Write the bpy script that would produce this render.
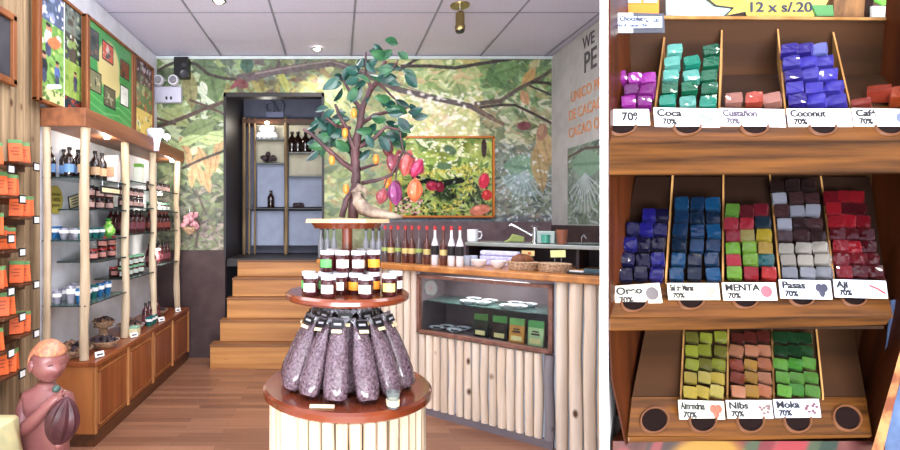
import bpy, bmesh, math, random
import numpy as np
from mathutils import Vector, Matrix, Euler
random.seed(7)
RNG = np.random.default_rng(11)
for o in list(bpy.data.objects): bpy.data.objects.remove(o)
COL = bpy.context.scene.collection
PI = math.pi
F, CX, CY, H = 500.0, 337.0, 220.0, 1.40      # focal length in pixels, principal point, eye height
def P(px, py, Y): return Vector(((px-CX)*Y/F, Y, H-(py-CY)*Y/F))
# ---------------------------------------------------------------- camera, world, lights, exposure
cam = bpy.data.cameras.new('camera'); camo = bpy.data.objects.new('camera', cam); COL.objects.link(camo)
camo.location = (0, 0, H); camo.rotation_euler = (PI/2, 0, 0)
cam.sensor_width = 36; cam.lens = 36*F/900; cam.shift_x = (450-CX)/900; cam.shift_y = -(225-CY)/900
cam.clip_start = 0.05
bpy.context.scene.camera = camo
sc = bpy.context.scene
sc.view_settings.view_transform = 'Standard'; sc.view_settings.look = 'None'
sc.view_settings.gamma = 1; sc.view_settings.use_curve_mapping = False
sc.view_settings.exposure = 0.42
W = bpy.data.worlds.new('world'); sc.world = W; W.use_nodes = True
W.node_tree.nodes['Background'].inputs[0].default_value = (0.86, 0.92, 1, 1)
W.node_tree.nodes['Background'].inputs[1].default_value = 0.55
def area(name, loc, rot, sx, sy, e, col=(1, 1, 1)):
    l = bpy.data.lights.new(name, 'AREA'); l.shape = 'RECTANGLE'; l.size = sx; l.size_y = sy; l.energy = e; l.color = col
    o = bpy.data.objects.new(name, l); COL.objects.link(o); o.location = loc; o.rotation_euler = rot; return o
area('shopfront_daylight', (0.1, -3.4, 1.7), (math.radians(88), 0, 0), 4.6, 2.8, 150, (0.95, 0.97, 1))
area('added_upward_fill', (-0.3, -2.2, 0.05), (math.radians(146), 0, 0), 4.0, 1.6, 470, (0.95, 0.96, 1))  # added fill aimed upward to brighten the ceiling
area('added_front_fill', (-0.5, 0.6, 3.0), (math.radians(12), 0, 0), 2.2, 1.0, 30, (0.98, 0.97, 1))  # added overhead fill, lights the rack steeply from above; no real source
area('added_ceiling_fill', (-0.1, 3.0, 3.0), (math.radians(12), 0, 0), 3.0, 2.0, 105, (0.97, 0.96, 1))  # added soft fill under the ceiling for the back of the room
# ---------------------------------------------------------------- helpers
def s2l(c):
    c = np.asarray(c, float)/255.0
    return np.where(c <= 0.04045, c/12.92, ((c+0.055)/1.055)**2.4)
def col4(c): v = s2l(c); return (float(v[0]), float(v[1]), float(v[2]), 1)
def newmat(name):
    m = bpy.data.materials.new(name); m.use_nodes = True
    return m, m.node_tree.nodes, m.node_tree.links, m.node_tree.nodes['Principled BSDF']
def mat(name, c, rough=.5, metal=0, c2=None, sc_=8, stretch=(1, 1, 1), bump=0, coat=0, trans=0, emit=0, alpha=1, rnd=0, ior=1.45, detail=4, lo=.35, hi=.65):
    m, N, L, b = newmat(name)
    b.inputs['Roughness'].default_value = rough; b.inputs['Metallic'].default_value = metal
    b.inputs['Coat Weight'].default_value = coat; b.inputs['Coat Roughness'].default_value = .08
    b.inputs['Transmission Weight'].default_value = trans; b.inputs['IOR'].default_value = ior
    b.inputs['Alpha'].default_value = alpha
    tc = N.new('ShaderNodeTexCoord'); mp = N.new('ShaderNodeMapping'); mp.inputs['Scale'].default_value = stretch
    L.new(tc.outputs['Object'], mp.inputs[0])
    nz = N.new('ShaderNodeTexNoise'); nz.inputs['Scale'].default_value = sc_; nz.inputs['Detail'].default_value = detail
    L.new(mp.outputs[0], nz.inputs[0])
    rp = N.new('ShaderNodeValToRGB'); rp.color_ramp.elements[0].position = lo; rp.color_ramp.elements[1].position = hi
    if c2 is None: c2 = [min(255, x*.93) for x in c]
    rp.color_ramp.elements[0].color = col4(c2); rp.color_ramp.elements[1].color = col4(c)
    L.new(nz.outputs[0], rp.inputs[0]); out = rp.outputs[0]
    if rnd:
        oi = N.new('ShaderNodeObjectInfo'); mr = N.new('ShaderNodeMapRange')
        mr.inputs[3].default_value = 1-rnd; mr.inputs[4].default_value = 1+rnd*.6
        L.new(oi.outputs['Random'], mr.inputs[0])
        hs = N.new('ShaderNodeHueSaturation'); L.new(mr.outputs[0], hs.inputs['Value']); L.new(out, hs.inputs['Color']); out = hs.outputs[0]
        ad = N.new('ShaderNodeVectorMath'); ad.operation = 'ADD'; L.new(tc.outputs['Object'], ad.inputs[0])
        cmb = N.new('ShaderNodeVectorMath'); cmb.operation = 'SCALE'; cmb.inputs[0].default_value = (7, 5, 3); L.new(oi.outputs['Random'], cmb.inputs['Scale'])
        L.new(cmb.outputs[0], ad.inputs[1]); L.new(ad.outputs[0], mp.inputs[0])
    L.new(out, b.inputs['Base Color'])
    if emit:
        L.new(out, b.inputs['Emission Color']); b.inputs['Emission Strength'].default_value = emit
    if bump:
        bp = N.new('ShaderNodeBump'); bp.inputs['Strength'].default_value = bump; bp.inputs['Distance'].default_value = .01
        L.new(nz.outputs[0], bp.inputs['Height']); L.new(bp.outputs[0], b.inputs['Normal'])
    return m
def vcmat(name, rough=.6, coat=0):
    m, N, L, b = newmat(name); a = N.new('ShaderNodeVertexColor'); a.layer_name = 'Col'
    L.new(a.outputs[0], b.inputs['Base Color']); b.inputs['Roughness'].default_value = rough; b.inputs['Coat Weight'].default_value = coat
    return m
def woodmat(name, c1, c2, axis='z', rough=.45, scale=30, coat=0, knots=None, rnd=.1):
    st = {'z': (1, 1, .06), 'x': (.06, 1, 1), 'y': (1, .06, 1)}[axis]
    m = mat(name, c1, rough, c2=c2, sc_=scale, stretch=st, coat=coat, bump=.08, rnd=rnd)
    if knots:
        N, L = m.node_tree.nodes, m.node_tree.links; b = N['Principled BSDF']
        src = b.inputs['Base Color'].links[0].from_socket
        tc = N.new('ShaderNodeTexCoord'); mp = N.new('ShaderNodeMapping'); mp.inputs['Scale'].default_value = {'z': (1, 1, .6), 'x': (.6, 1, 1), 'y': (1, .6, 1)}[axis]
        oi = N.new('ShaderNodeObjectInfo'); sv = N.new('ShaderNodeVectorMath'); sv.operation = 'SCALE'; sv.inputs[0].default_value = (3, 9, 6)
        L.new(oi.outputs['Random'], sv.inputs['Scale']); ad = N.new('ShaderNodeVectorMath'); L.new(tc.outputs['Object'], ad.inputs[0]); L.new(sv.outputs[0], ad.inputs[1])
        L.new(ad.outputs[0], mp.inputs[0])
        vo = N.new('ShaderNodeTexVoronoi'); vo.inputs['Scale'].default_value = 7; L.new(mp.outputs[0], vo.inputs[0])
        r = N.new('ShaderNodeValToRGB'); r.color_ramp.elements[0].position = .06; r.color_ramp.elements[1].position = .14
        r.color_ramp.elements[0].color = (1, 1, 1, 1); r.color_ramp.elements[1].color = (0, 0, 0, 1); L.new(vo.outputs['Distance'], r.inputs[0])
        mx = N.new('ShaderNodeMix'); mx.data_type = 'RGBA'; L.new(r.outputs[0], mx.inputs[0]); L.new(src, mx.inputs[6]); mx.inputs[7].default_value = col4(knots)
        L.new(mx.outputs[2], b.inputs['Base Color'])
    return m
def wloc(o):
    v = Vector((0, 0, 0))
    while o: v += o.location; o = o.parent
    return v
def tag(o, label=None, cat=None, group=None, kind=None):
    if label: o['label'] = label
    if cat: o['category'] = cat
    if group: o['group'] = group
    if kind: o['kind'] = kind
    return o
def thing(name, label, cat, loc=(0, 0, 0), group=None, rz=0):
    o = bpy.data.objects.new(name, None); COL.objects.link(o); o.empty_display_size = .05
    o.location = loc; o.rotation_euler = (0, 0, rz); return tag(o, label, cat, group)
class MB:
    def __init__(s): s.bm = bmesh.new()
    def _x(s, vs, M):
        bmesh.ops.transform(s.bm, matrix=M, verts=vs)
    def box(s, c, d, rx=0, ry=0, rz=0):
        r = bmesh.ops.create_cube(s.bm, size=1)['verts']
        s._x(r, Matrix.Translation(c) @ Euler((rx, ry, rz)).to_matrix().to_4x4() @ Matrix.Diagonal((d[0], d[1], d[2], 1))); return s
    def bx(s, x0, x1, y0, y1, z0, z1): return s.box(((x0+x1)/2, (y0+y1)/2, (z0+z1)/2), (abs(x1-x0), abs(y1-y0), abs(z1-z0)))
    def face(s, pts):
        s.bm.faces.new([s.bm.verts.new(Vector(p)) for p in pts]); return s
    def loft(s, rings, closed=True, caps=True):
        R = [[s.bm.verts.new(Vector(p)) for p in r] for r in rings]
        for a, b in zip(R, R[1:]):
            n = len(a)
            for i in range(n if closed else n-1): s.bm.faces.new((a[i], a[(i+1) % n], b[(i+1) % n], b[i]))
        if caps and closed:
            s.bm.faces.new(R[0][::-1]); s.bm.faces.new(R[-1])
        return s
    def prism(s, poly, d):            # extrude a 3-D polygon by vector d
        a = [Vector(p) for p in poly]; d = Vector(d); return s.loft([a, [p+d for p in a]])
    def lathe(s, prof, n=16, c=(0, 0, 0), M=None):
        rings = []
        for r, z in prof:
            ring = [Vector((max(r, 1e-4)*math.cos(2*PI*i/n), max(r, 1e-4)*math.sin(2*PI*i/n), z)) for i in range(n)]
            if M: ring = [M @ v for v in ring]
            rings.append([v+Vector(c) for v in ring])
        return s.loft(rings)
    def tube(s, pts, rads, n=8):
        pts = [Vector(p) for p in pts]
        if not hasattr(rads, '__len__'): rads = [rads]*len(pts)
        rings = []; up = Vector((0, .13, 1)).normalized()
        for i, p in enumerate(pts):
            t = (pts[min(i+1, len(pts)-1)]-pts[max(i-1, 0)]).normalized()
            a = t.cross(up)
            if a.length < .05: a = t.cross(Vector((1, 0, 0)))
            a.normalize(); b = t.cross(a)
            rings.append([p+(a*math.cos(2*PI*k/n)+b*math.sin(2*PI*k/n))*rads[i] for k in range(n)])
        return s.loft(rings)
    def ball(s, c, r, seg=12, rot=None):
        if not hasattr(r, '__len__'): r = (r, r, r)
        v = bmesh.ops.create_uvsphere(s.bm, u_segments=seg, v_segments=max(6, seg*2//3), radius=1)['verts']
        s._x(v, Matrix.Translation(c) @ (rot.to_matrix().to_4x4() if rot else Matrix()) @ Matrix.Diagonal((*r, 1))); return s
    def jitter(s, a):
        for v in s.bm.verts: v.co += Vector([random.uniform(-a, a) for _ in range(3)])
        return s
    def build(s, name, m, parent=None, world=False, smooth=False, bevel=0, origin=None, rot=None, loc=None, keep=False):
        if world and parent:
            off = wloc(parent); bmesh.ops.translate(s.bm, vec=-off, verts=s.bm.verts)
        if origin is not None: bmesh.ops.translate(s.bm, vec=-Vector(origin), verts=s.bm.verts)
        bmesh.ops.recalc_face_normals(s.bm, faces=s.bm.faces)
        me = bpy.data.meshes.new(name); s.bm.to_mesh(me); s.bm.free()
        if m: me.materials.append(m)
        if smooth:
            for p in me.polygons: p.use_smooth = True
            try: me.set_sharp_from_angle(angle=math.radians(38))
            except Exception: pass
        o = bpy.data.objects.new(name, me); COL.objects.link(o)
        if origin is not None: o.location = origin
        if loc is not None: o.location = loc
        if rot is not None: o.rotation_euler = rot
        if parent: o.parent = parent
        if bevel:
            b = o.modifiers.new('bevel', 'BEVEL'); b.width = bevel; b.segments = 2; b.limit_method = 'ANGLE'
        return o
def copy_tree(o, parent=None):
    c = o.copy(); COL.objects.link(c)
    c.parent = parent
    for ch in list(o.children): copy_tree(ch, c)
    return c
class Proto:
    def __init__(s, root): s.root = root; s.used = False
    def put(s, loc, label, group=None, rot=None, scale=None, cat=None):
        o = s.root if not s.used else copy_tree(s.root)
        s.used = True; o.location = loc; o['label'] = label
        if group: o['group'] = group
        elif 'group' in o: del o['group']
        if cat: o['category'] = cat
        if rot is not None: o.rotation_euler = rot
        if scale is not None: o.scale = scale if hasattr(scale, '__len__') else (scale,)*3
        return o
def struct(o): o['kind'] = 'structure'; return o
def text(s, size, m, loc, rot, parent=None, name='lettering', depth=.0006, align='LEFT', sx=1, world=False, bold=.012):
    cu = bpy.data.curves.new('t', 'FONT'); cu.body = s; cu.size = size; cu.extrude = depth; cu.align_x = align; cu.align_y = 'CENTER'; cu.offset = size*bold
    t = bpy.data.objects.new('t', cu); COL.objects.link(t)
    dg = bpy.context.evaluated_depsgraph_get(); me = bpy.data.meshes.new_from_object(t.evaluated_get(dg))
    bpy.data.objects.remove(t); bpy.data.curves.remove(cu); me.materials.clear(); me.materials.append(m)
    o = bpy.data.objects.new(name, me); COL.objects.link(o)
    loc = Vector(loc)
    if world and parent: loc = loc-wloc(parent)
    o.location = loc; o.rotation_euler = rot; o.scale = (sx, 1, 1)
    if parent: o.parent = parent
    return o
# printed pictures: a flat mesh whose colours are painted in numbers (flat prints only)
class Canvas:
    def __init__(s, x0, y0, x1, y1, res, base):
        s.x0, s.y0, s.x1, s.y1, s.r = x0, y0, x1, y1, res
        s.W = int((x1-x0)*res)+1; s.H = int((y1-y0)*res)+1
        s.a = np.zeros((s.H, s.W, 3)); s.a[:] = base
        s.X, s.Y = np.meshgrid(np.linspace(x0, x1, s.W), np.linspace(y0, y1, s.H))
    def _w(s, x0, y0, x1, y1):
        i0 = max(0, int((y0-s.y0)*s.r)); i1 = min(s.H, int((y1-s.y0)*s.r)+2); j0 = max(0, int((x0-s.x0)*s.r)); j1 = min(s.W, int((x1-s.x0)*s.r)+2)
        return slice(i0, max(i0, i1)), slice(j0, max(j0, j1))
    def put(s, sl, m, c, al=1):
        m = (m*al)[..., None]; s.a[sl] = s.a[sl]*(1-m)+np.array(c, float)*m
    def ell(s, cx, cy, a, b, ang, c, soft=.25, al=1):
        R = max(a, b)*1.3+1; sl = s._w(cx-R, cy-R, cx+R, cy+R); x = s.X[sl]-cx; y = s.Y[sl]-cy
        if x.size == 0: return
        u = (x*math.cos(ang)+y*math.sin(ang))/a; v = (-x*math.sin(ang)+y*math.cos(ang))/b
        s.put(sl, np.clip((1-np.sqrt(u*u+v*v))/soft, 0, 1), c, al)
    def leaf(s, cx, cy, L, w, ang, c, rib=None, al=1):
        sl = s._w(cx-L-1, cy-L-1, cx+L+1, cy+L+1); x = s.X[sl]-cx; y = s.Y[sl]-cy
        if x.size == 0: return
        u = (x*math.cos(ang)+y*math.sin(ang))/L; v = (-x*math.sin(ang)+y*math.cos(ang))/w
        h = np.clip(1-u*u, 0, 1)*(1-.25*u)
        s.put(sl, np.clip((h-np.abs(v))*w*s.r*.8, 0, 1)*(np.abs(u) < 1), c, al)
        if rib is not None: s.put(sl, (np.abs(v) < .12)*(np.abs(u) < .92)*1.0, rib, al*.7)
    def line(s, pts, w, c, al=1, w2=None):
        n = len(pts)-1
        for k in range(n):
            (xa, ya), (xb, yb) = pts[k], pts[k+1]; ww = w if w2 is None else w+(w2-w)*k/max(1, n)
            sl = s._w(min(xa, xb)-ww-1, min(ya, yb)-ww-1, max(xa, xb)+ww+1, max(ya, yb)+ww+1)
            x = s.X[sl]-xa; y = s.Y[sl]-ya; dx, dy = xb-xa, yb-ya; q = dx*dx+dy*dy+1e-9
            t = np.clip((x*dx+y*dy)/q, 0, 1); d = np.hypot(x-t*dx, y-t*dy)
            s.put(sl, np.clip((ww/2-d)*s.r+.5, 0, 1), c, al)
    def rect(s, x0, y0, x1, y1, c, al=1):
        sl = s._w(x0, y0, x1, y1); m = ((s.X[sl] >= x0) & (s.X[sl] <= x1) & (s.Y[sl] >= y0) & (s.Y[sl] <= y1))*1.0; s.put(sl, m, c, al)
    def noise(s, amp, cell=6):
        h = int((s.y1-s.y0)/cell)+3; w = int((s.x1-s.x0)/cell)+3; g = RNG.normal(0, 1, (h, w, 1))+RNG.normal(0, .25, (h, w, 3))
        fx = (s.X-s.x0)/cell; fy = (s.Y-s.y0)/cell; i = fy.astype(int); j = fx.astype(int); u = (fx-j)[..., None]; v = (fy-i)[..., None]
        s.a += amp*(g[i, j]*(1-u)*(1-v)+g[i, j+1]*u*(1-v)+g[i+1, j]*(1-u)*v+g[i+1, j+1]*u*v)
    def mesh(s, name, fn, m, parent=None, hole=None, world=True, origin=None):
        s.a = np.clip(s.a, 0, 255)
        off = wloc(parent) if (parent and world) else Vector((0, 0, 0))
        if origin is not None: off = Vector(origin)
        o0 = Vector(fn(s.x0, s.y0))-off; u = (Vector(fn(s.x1, s.y0))-Vector(fn(s.x0, s.y0))); v = (Vector(fn(s.x0, s.y1))-Vector(fn(s.x0, s.y0)))
        tx = ((s.X-s.x0)/(s.x1-s.x0)).ravel()[:, None]; ty = ((s.Y-s.y0)/(s.y1-s.y0)).ravel()[:, None]
        co = np.array(o0)[None]+tx*np.array(u)[None]+ty*np.array(v)[None]
        ii, jj = np.meshgrid(np.arange(s.H-1), np.arange(s.W-1), indexing='ij'); a = ii*s.W+jj
        q = np.stack([a, a+s.W, a+s.W+1, a+1], -1).reshape(-1, 4)
        if hole:
            xc = s.X[:-1, :-1].ravel(); yc = s.Y[:-1, :-1].ravel(); q = q[~((xc >= hole[0]) & (xc < hole[2]) & (yc >= hole[1]) & (yc < hole[3]))]
        me = bpy.data.meshes.new(name); me.from_pydata(co.tolist(), [], q.tolist())
        at = me.color_attributes.new('Col', 'FLOAT_COLOR', 'POINT'); c = np.ones((s.H*s.W, 4)); c[:, :3] = s2l(s.a.reshape(-1, 3)); at.data.foreach_set('color', c.ravel())
        me.materials.append(m); o = bpy.data.objects.new(name, me); COL.objects.link(o)
        if parent: o.parent = parent
        if origin is not None: o.location = origin
        return o
ORD = ['first', 'second', 'third', 'fourth', 'fifth', 'sixth', 'seventh', 'eighth', 'ninth', 'tenth', 'eleventh', 'twelfth', 'thirteenth', 'fourteenth', 'fifteenth', 'sixteenth']
# ---------------------------------------------------------------- materials
M = {}
M['wood_red'] = woodmat('reddish_wood', (152, 84, 44), (118, 58, 30), 'y', .35, 20, coat=.3)
M['wood_redz'] = woodmat('reddish_wood_upright', (150, 84, 42), (118, 58, 28), 'z', .4, 20, coat=.2)
M['wood_dark'] = woodmat('dark_wood', (92, 54, 32), (66, 38, 24), 'y', .4, 20)
M['wood_trim'] = woodmat('light_wood_moulding', (190, 130, 78), (150, 96, 52), 'z', .4, 25)
M['pine'] = woodmat('pine_steps', (196, 140, 78), (160, 104, 52), 'x', .45, 14, knots=(90, 50, 26))
M['disc'] = woodmat('disc_wood', (126, 58, 30), (94, 40, 22), 'x', .22, 14, coat=.6)
M['counter'] = woodmat('counter_top_wood', (190, 128, 70), (156, 98, 50), 'x', .35, 14, coat=.2)
M['log'] = woodmat('peeled_log', (240, 226, 208), (216, 196, 174), 'z', .6, 18, knots=(92, 62, 44), rnd=.12)
M['log_white'] = woodmat('pale_log', (232, 214, 188), (196, 172, 142), 'z', .6, 18, knots=(150, 116, 84), rnd=.1)
M['post'] = woodmat('shelf_post', (208, 190, 162), (176, 154, 126), 'z', .6, 22, knots=(110, 76, 50), rnd=.08)
M['plank'] = woodmat('wall_plank', (168, 144, 112), (112, 92, 70), 'z', .7, 16, knots=(80, 52, 34), rnd=.1)
M['frame'] = woodmat('frame_wood', (138, 84, 46), (108, 60, 30), 'z', .4, 20)
M['white'] = mat('white_paint', (226, 226, 232), .6)
M['offwhite'] = mat('offwhite_wall', (190, 188, 186), .7)
M['ceil'] = mat('ceiling_tile', (230, 227, 248), .8, sc_=120, bump=.05)
M['ceil_groove'] = mat('ceiling_grid', (150, 152, 168), .6)
M['brown'] = mat('brown_wall_paint', (78, 62, 62), .45, c2=(66, 52, 54))
M['darkrec'] = mat('dark_brown_paint', (34, 29, 31), .5)
M['greyblue'] = mat('grey_blue_panel', (150, 160, 184), .6)
M['black'] = mat('black_plastic', (24, 24, 27), .4)
M['slate'] = mat('chalk_slate', (40, 40, 46), .7, c2=(54, 54, 60))
M['chrome'] = mat('chrome', (210, 212, 218), .15, 1)
M['brass'] = mat('aged_brass', (150, 132, 84), .25, .9)
M['lamp'] = mat('lit_lens', (255, 246, 228), .4, emit=9)
M['glass'] = mat('clear_glass', (238, 246, 246), .02, trans=1, ior=1.2)
M['shelfglass'] = mat('shelf_glass', (120, 150, 146), .08, trans=.6, ior=1.3)
M['glassedge'] = mat('glass_edge', (40, 56, 54), .2)
M['amber'] = mat('dark_bottle_glass', (34, 20, 16), .08, coat=.8)
M['clearb'] = mat('bottle_glass', (206, 216, 214), .06, trans=.85, ior=1.25)
M['wine'] = mat('dark_red_liquid', (70, 22, 26), .12, coat=.7)
M['jam'] = mat('dark_jam', (62, 20, 24), .1, coat=.8)
M['lidw'] = mat('white_lid', (232, 232, 238), .3)
M['lidr'] = mat('red_lid', (170, 40, 36), .3)
M['lidg'] = mat('green_lid', (120, 190, 150), .3)
M['blackcap'] = mat('black_cap', (30, 28, 30), .3)
M['redcap'] = mat('red_cap', (196, 50, 48), .35)
M['paper'] = mat('white_paper', (240, 240, 238), .7)
M['cream'] = mat('cream_paper', (232, 220, 176), .7)
M['ink'] = mat('black_ink', (28, 26, 30), .6)
M['vc'] = vcmat('print', .55)
M['vcg'] = vcmat('glossy_print', .2, .3)
M['skin'] = mat('painted_clay', (150, 96, 92), .38, c2=(128, 78, 78), sc_=6, coat=.25)
M['clayhair'] = mat('painted_clay_hair', (168, 100, 88), .4, c2=(196, 142, 96), sc_=30, stretch=(3, 3, .6), coat=.2)
M['clayfrock'] = mat('painted_clay_body', (128, 84, 104), .45, c2=(112, 72, 92))
M['pod'] = mat('dark_cocoa_pod', (84, 46, 50), .4, c2=(62, 32, 38), sc_=20, bump=.3)
M['bark'] = mat('painted_bark', (88, 56, 56), .6, c2=(48, 30, 34), sc_=30, stretch=(1, 1, .35), bump=.6)
M['drift'] = mat('driftwood', (158, 142, 124), .7, c2=(96, 80, 68), sc_=22, bump=.8)
M['leafd'] = mat('dark_green_leaf', (26, 72, 60), .35, c2=(14, 44, 40), sc_=20)
M['leafm'] = mat('green_leaf', (50, 96, 58), .35, c2=(28, 68, 48), sc_=20)
M['nibs'] = mat('cacao_nibs_in_film', (126, 104, 116), .18, c2=(66, 46, 54), sc_=120, bump=1.0, coat=1, detail=6, lo=.36, hi=.7)
M['film'] = mat('clear_film', (196, 196, 208), .12, trans=.5, alpha=.75, coat=1, bump=.8, sc_=60)
M['stone'] = mat('glazed_white', (236, 238, 244), .25, coat=.4)
M['towel'] = mat('lavender_cloth', (206, 206, 236), .8, c2=(176, 176, 216), sc_=40)
M['straw'] = mat('woven_straw', (198, 168, 136), .7, c2=(134, 104, 80), sc_=70, bump=.8)
M['dried'] = mat('dried_fruit', (74, 56, 62), .5, c2=(30, 22, 28), sc_=40, bump=.8)
M['bread'] = mat('brown_loaf', (122, 72, 40), .6, c2=(88, 48, 26), sc_=30, bump=.5)
M['steel'] = mat('steel', (180, 184, 190), .25, .9)
M['terra'] = mat('brown_pot', (140, 84, 62), .5)
M['teal'] = mat('teal_plastic', (120, 190, 170), .3)
M['rack'] = woodmat('rack_wood', (98, 60, 24), (46, 26, 10), 'x', .35, 62, coat=.15)
M['rackz'] = woodmat('rack_side_wood', (80, 38, 16), (46, 21, 9), 'z', .4, 16)
M['rackpale'] = woodmat('rack_divider_wood', (170, 128, 78), (130, 92, 50), 'z', .5, 20)
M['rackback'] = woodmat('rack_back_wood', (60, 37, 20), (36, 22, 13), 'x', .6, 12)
M['hole'] = mat('hole_shade', (22, 10, 8), .9)
for k_ in ('rack', 'rackz', 'rackpale', 'rackback', 'hole'):
    M[k_].node_tree.nodes['Principled BSDF'].inputs['Specular IOR Level'].default_value = .12
for k_ in ('log', 'log_white', 'post', 'plank', 'brown', 'ceil', 'offwhite'):
    M[k_].node_tree.nodes['Principled BSDF'].inputs['Specular IOR Level'].default_value = .2
def flat(c, r=.5, **k):
    key = ('f', tuple(c), r, tuple(sorted(k.items())))
    if key not in M: M[key] = mat('colour_%d_%d_%d' % tuple(c), c, r, **k)
    return M[key]
# ================================================================ THE ROOM
XL, XR, YB, ZC = -1.83, 2.18, 5.08, 3.06
YF = -1.4
# floor : narrow boards running across the room
m, N, L, b = newmat('floor_boards')
tc = N.new('ShaderNodeTexCoord'); br = N.new('ShaderNodeTexBrick'); L.new(tc.outputs['Object'], br.inputs[0])
br.inputs['Scale'].default_value = 1; br.inputs['Brick Width'].default_value = .75; br.inputs['Row Height'].default_value = .062; br.inputs['Mortar Size'].default_value = .0012
br.inputs['Color1'].default_value = col4((144, 102, 78)); br.inputs['Color2'].default_value = col4((112, 76, 58)); br.inputs['Mortar'].default_value = col4((76, 48, 38)); br.offset = .37
nz = N.new('ShaderNodeTexNoise'); mp = N.new('ShaderNodeMapping'); mp.inputs['Scale'].default_value = (1.5, 30, 1); L.new(tc.outputs['Object'], mp.inputs[0]); L.new(mp.outputs[0], nz.inputs[0]); nz.inputs['Scale'].default_value = 2
mx = N.new('ShaderNodeMix'); mx.data_type = 'RGBA'; mx.blend_type = 'MULTIPLY'; mx.inputs[0].default_value = .45; L.new(br.outputs[0], mx.inputs[6]); L.new(nz.outputs[0], mx.inputs[7])
rr = N.new('ShaderNodeHueSaturation'); rr.inputs['Value'].default_value = 1.35; L.new(mx.outputs[2], rr.inputs['Color'])
L.new(rr.outputs[0], b.inputs['Base Color']); b.inputs['Roughness'].default_value = .32
struct(MB().bx(XL-.1, XR+.1, YF, YB+.05, -.05, 0).build('floor', m))
# ceiling of tiles with a grid of narrow bars
q = MB(); xs = [-1.83]+[-1.17+.655*i for i in range(6)]; ys = [-1.4+.6*i for i in range(11)]
q.bx(XL-.1, XR+.1, YF, 6.2, ZC+.012, ZC+.08)
for x0, x1 in zip(xs, xs[1:]):
    for y0, y1 in zip(ys, ys[1:]):
        q.bx(x0+.008, min(x1, XR)-.008, y0+.008-.0, min(y1, YB)-.008, ZC, ZC+.013)
ce = struct(q.build('ceiling', M['ceil']))
q = MB()
for x in xs[1:]: q.bx(x-.009, x+.009, YF, YB, ZC-.003, ZC+.004)
for y in ys[1:-1]: q.bx(XL, XR, y-.006, y+.006, ZC-.002, ZC+.004)
q.build('ceiling_grid', M['ceil_groove'], ce)
struct(MB().bx(XL, XR, YB-.022, YB-.006, ZC-.03, ZC).build('trim_1', flat((214, 226, 226), .5)))
# left wall, right wall
struct(MB().bx(XL-.1, XL, YF, YB, 0, ZC).build('wall_left', mat('left_wall_paint', (236, 238, 246), .7)))
wr = struct(MB().bx(XR, XR+.1, YF, YB+.05, 0, ZC).build('wall_right', M['offwhite']))
MB().bx(XR-.006, XR+.001, YF, YB, 0, 1.35).build('wainscot', M['brown'], wr)
for s, px, y, h, c in (('WE', 583, 45, .12, 0), ('PE', 584, 65, .20, 0), ('UNICO PRE', 571, 98.5, .105, 1), ('DE CACAO', 569, 117, .105, 1), ('CACAO ORG', 569, 134, .105, 1)):
    Y = XR*F/(px-CX); z = H-(y-CY)*Y/F
    text(s, h*1.25, flat((96, 92, 96)) if c == 0 else flat((226, 152, 104)), (XR-.004, Y, z), (PI/2, 0, -PI/2), wr, depth=.001, sx=.9)
# back wall with door opening px 225..323, from y 94 down
HX0, HX1, HY0 = 225, 323, 94
zt = P(0, HY0, YB).z; x0, x1 = P(HX0, 0, YB).x, P(HX1, 0, YB).x
q = MB(); q.bx(XL-.1, x0, YB+.004, YB+.06, 0, ZC); q.bx(x1, XR+.1, YB+.004, YB+.06, 0, ZC); q.bx(x0, x1, YB+.004, YB+.06, zt, ZC)
wb = struct(q.build('wall_back', M['brown']))
mu = Canvas(156, 56, 559, 250, 1.6, (120, 130, 96))
def region(x0, y0, x1, y1, n, cols, L0, L1, al=.85):
    for _ in range(n):
        c = np.array(random.choice(cols))+random.uniform(-14, 14); a = random.uniform(-.9, .9) if random.random() < .6 else random.uniform(0, PI)
        l = random.uniform(L0, L1)
        mu.leaf(random.uniform(x0, x1), random.uniform(y0, y1), l, l*random.uniform(.25, .45), a, c, c*.82+20, al)
mu.noise(22, 14)
mu.rect(156, 56, 226, 250, (112, 124, 92), .6); mu.rect(384, 56, 480, 140, (214, 214, 150), .85); mu.rect(480, 56, 559, 110, (150, 176, 130), .7); mu.rect(493, 140, 559, 222, (126, 138, 124), .85)
mu.rect(226, 70, 323, 95, (110, 108, 70), .8); mu.rect(323, 70, 400, 222, (136, 148, 104), .7); mu.rect(380, 215, 559, 230, (96, 100, 118), .8)
region(156, 56, 226, 135, 240, [(96, 118, 72), (142, 158, 104), (84, 96, 72), (186, 200, 160), (110, 132, 84), (70, 90, 60), (202, 212, 188)], 5, 14)
region(156, 130, 226, 190, 170, [(150, 166, 122), (192, 204, 160), (104, 120, 84), (120, 136, 98), (86, 100, 76)], 5, 13)
region(156, 185, 226, 225, 120, [(96, 100, 84), (74, 82, 66), (130, 126, 112), (60, 66, 56)], 3, 9)
region(156, 220, 226, 250, 200, [(134, 118, 116), (96, 86, 84), (168, 152, 148), (70, 66, 62), (110, 100, 84)], 2, 5)
region(226, 76, 323, 96, 90, [(120, 116, 62), (156, 150, 84), (88, 84, 60), (128, 150, 110), (100, 76, 62)], 4, 11)
region(226, 56, 323, 80, 60, [(100, 116, 90), (150, 170, 140), (84, 96, 84), (96, 84, 84)], 4, 10)
region(323, 60, 395, 222, 300, [(126, 142, 84), (156, 164, 110), (94, 110, 80), (176, 180, 130), (150, 132, 92), (104, 124, 96)], 4, 11)
region(390, 60, 480, 100, 170, [(196, 208, 148), (150, 180, 110), (226, 232, 190), (176, 196, 130), (212, 190, 140), (130, 160, 100)], 4, 10)
region(395, 98, 480, 140, 160, [(236, 236, 196), (222, 220, 150), (250, 248, 226), (196, 204, 130), (228, 206, 160)], 3, 9)
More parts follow.
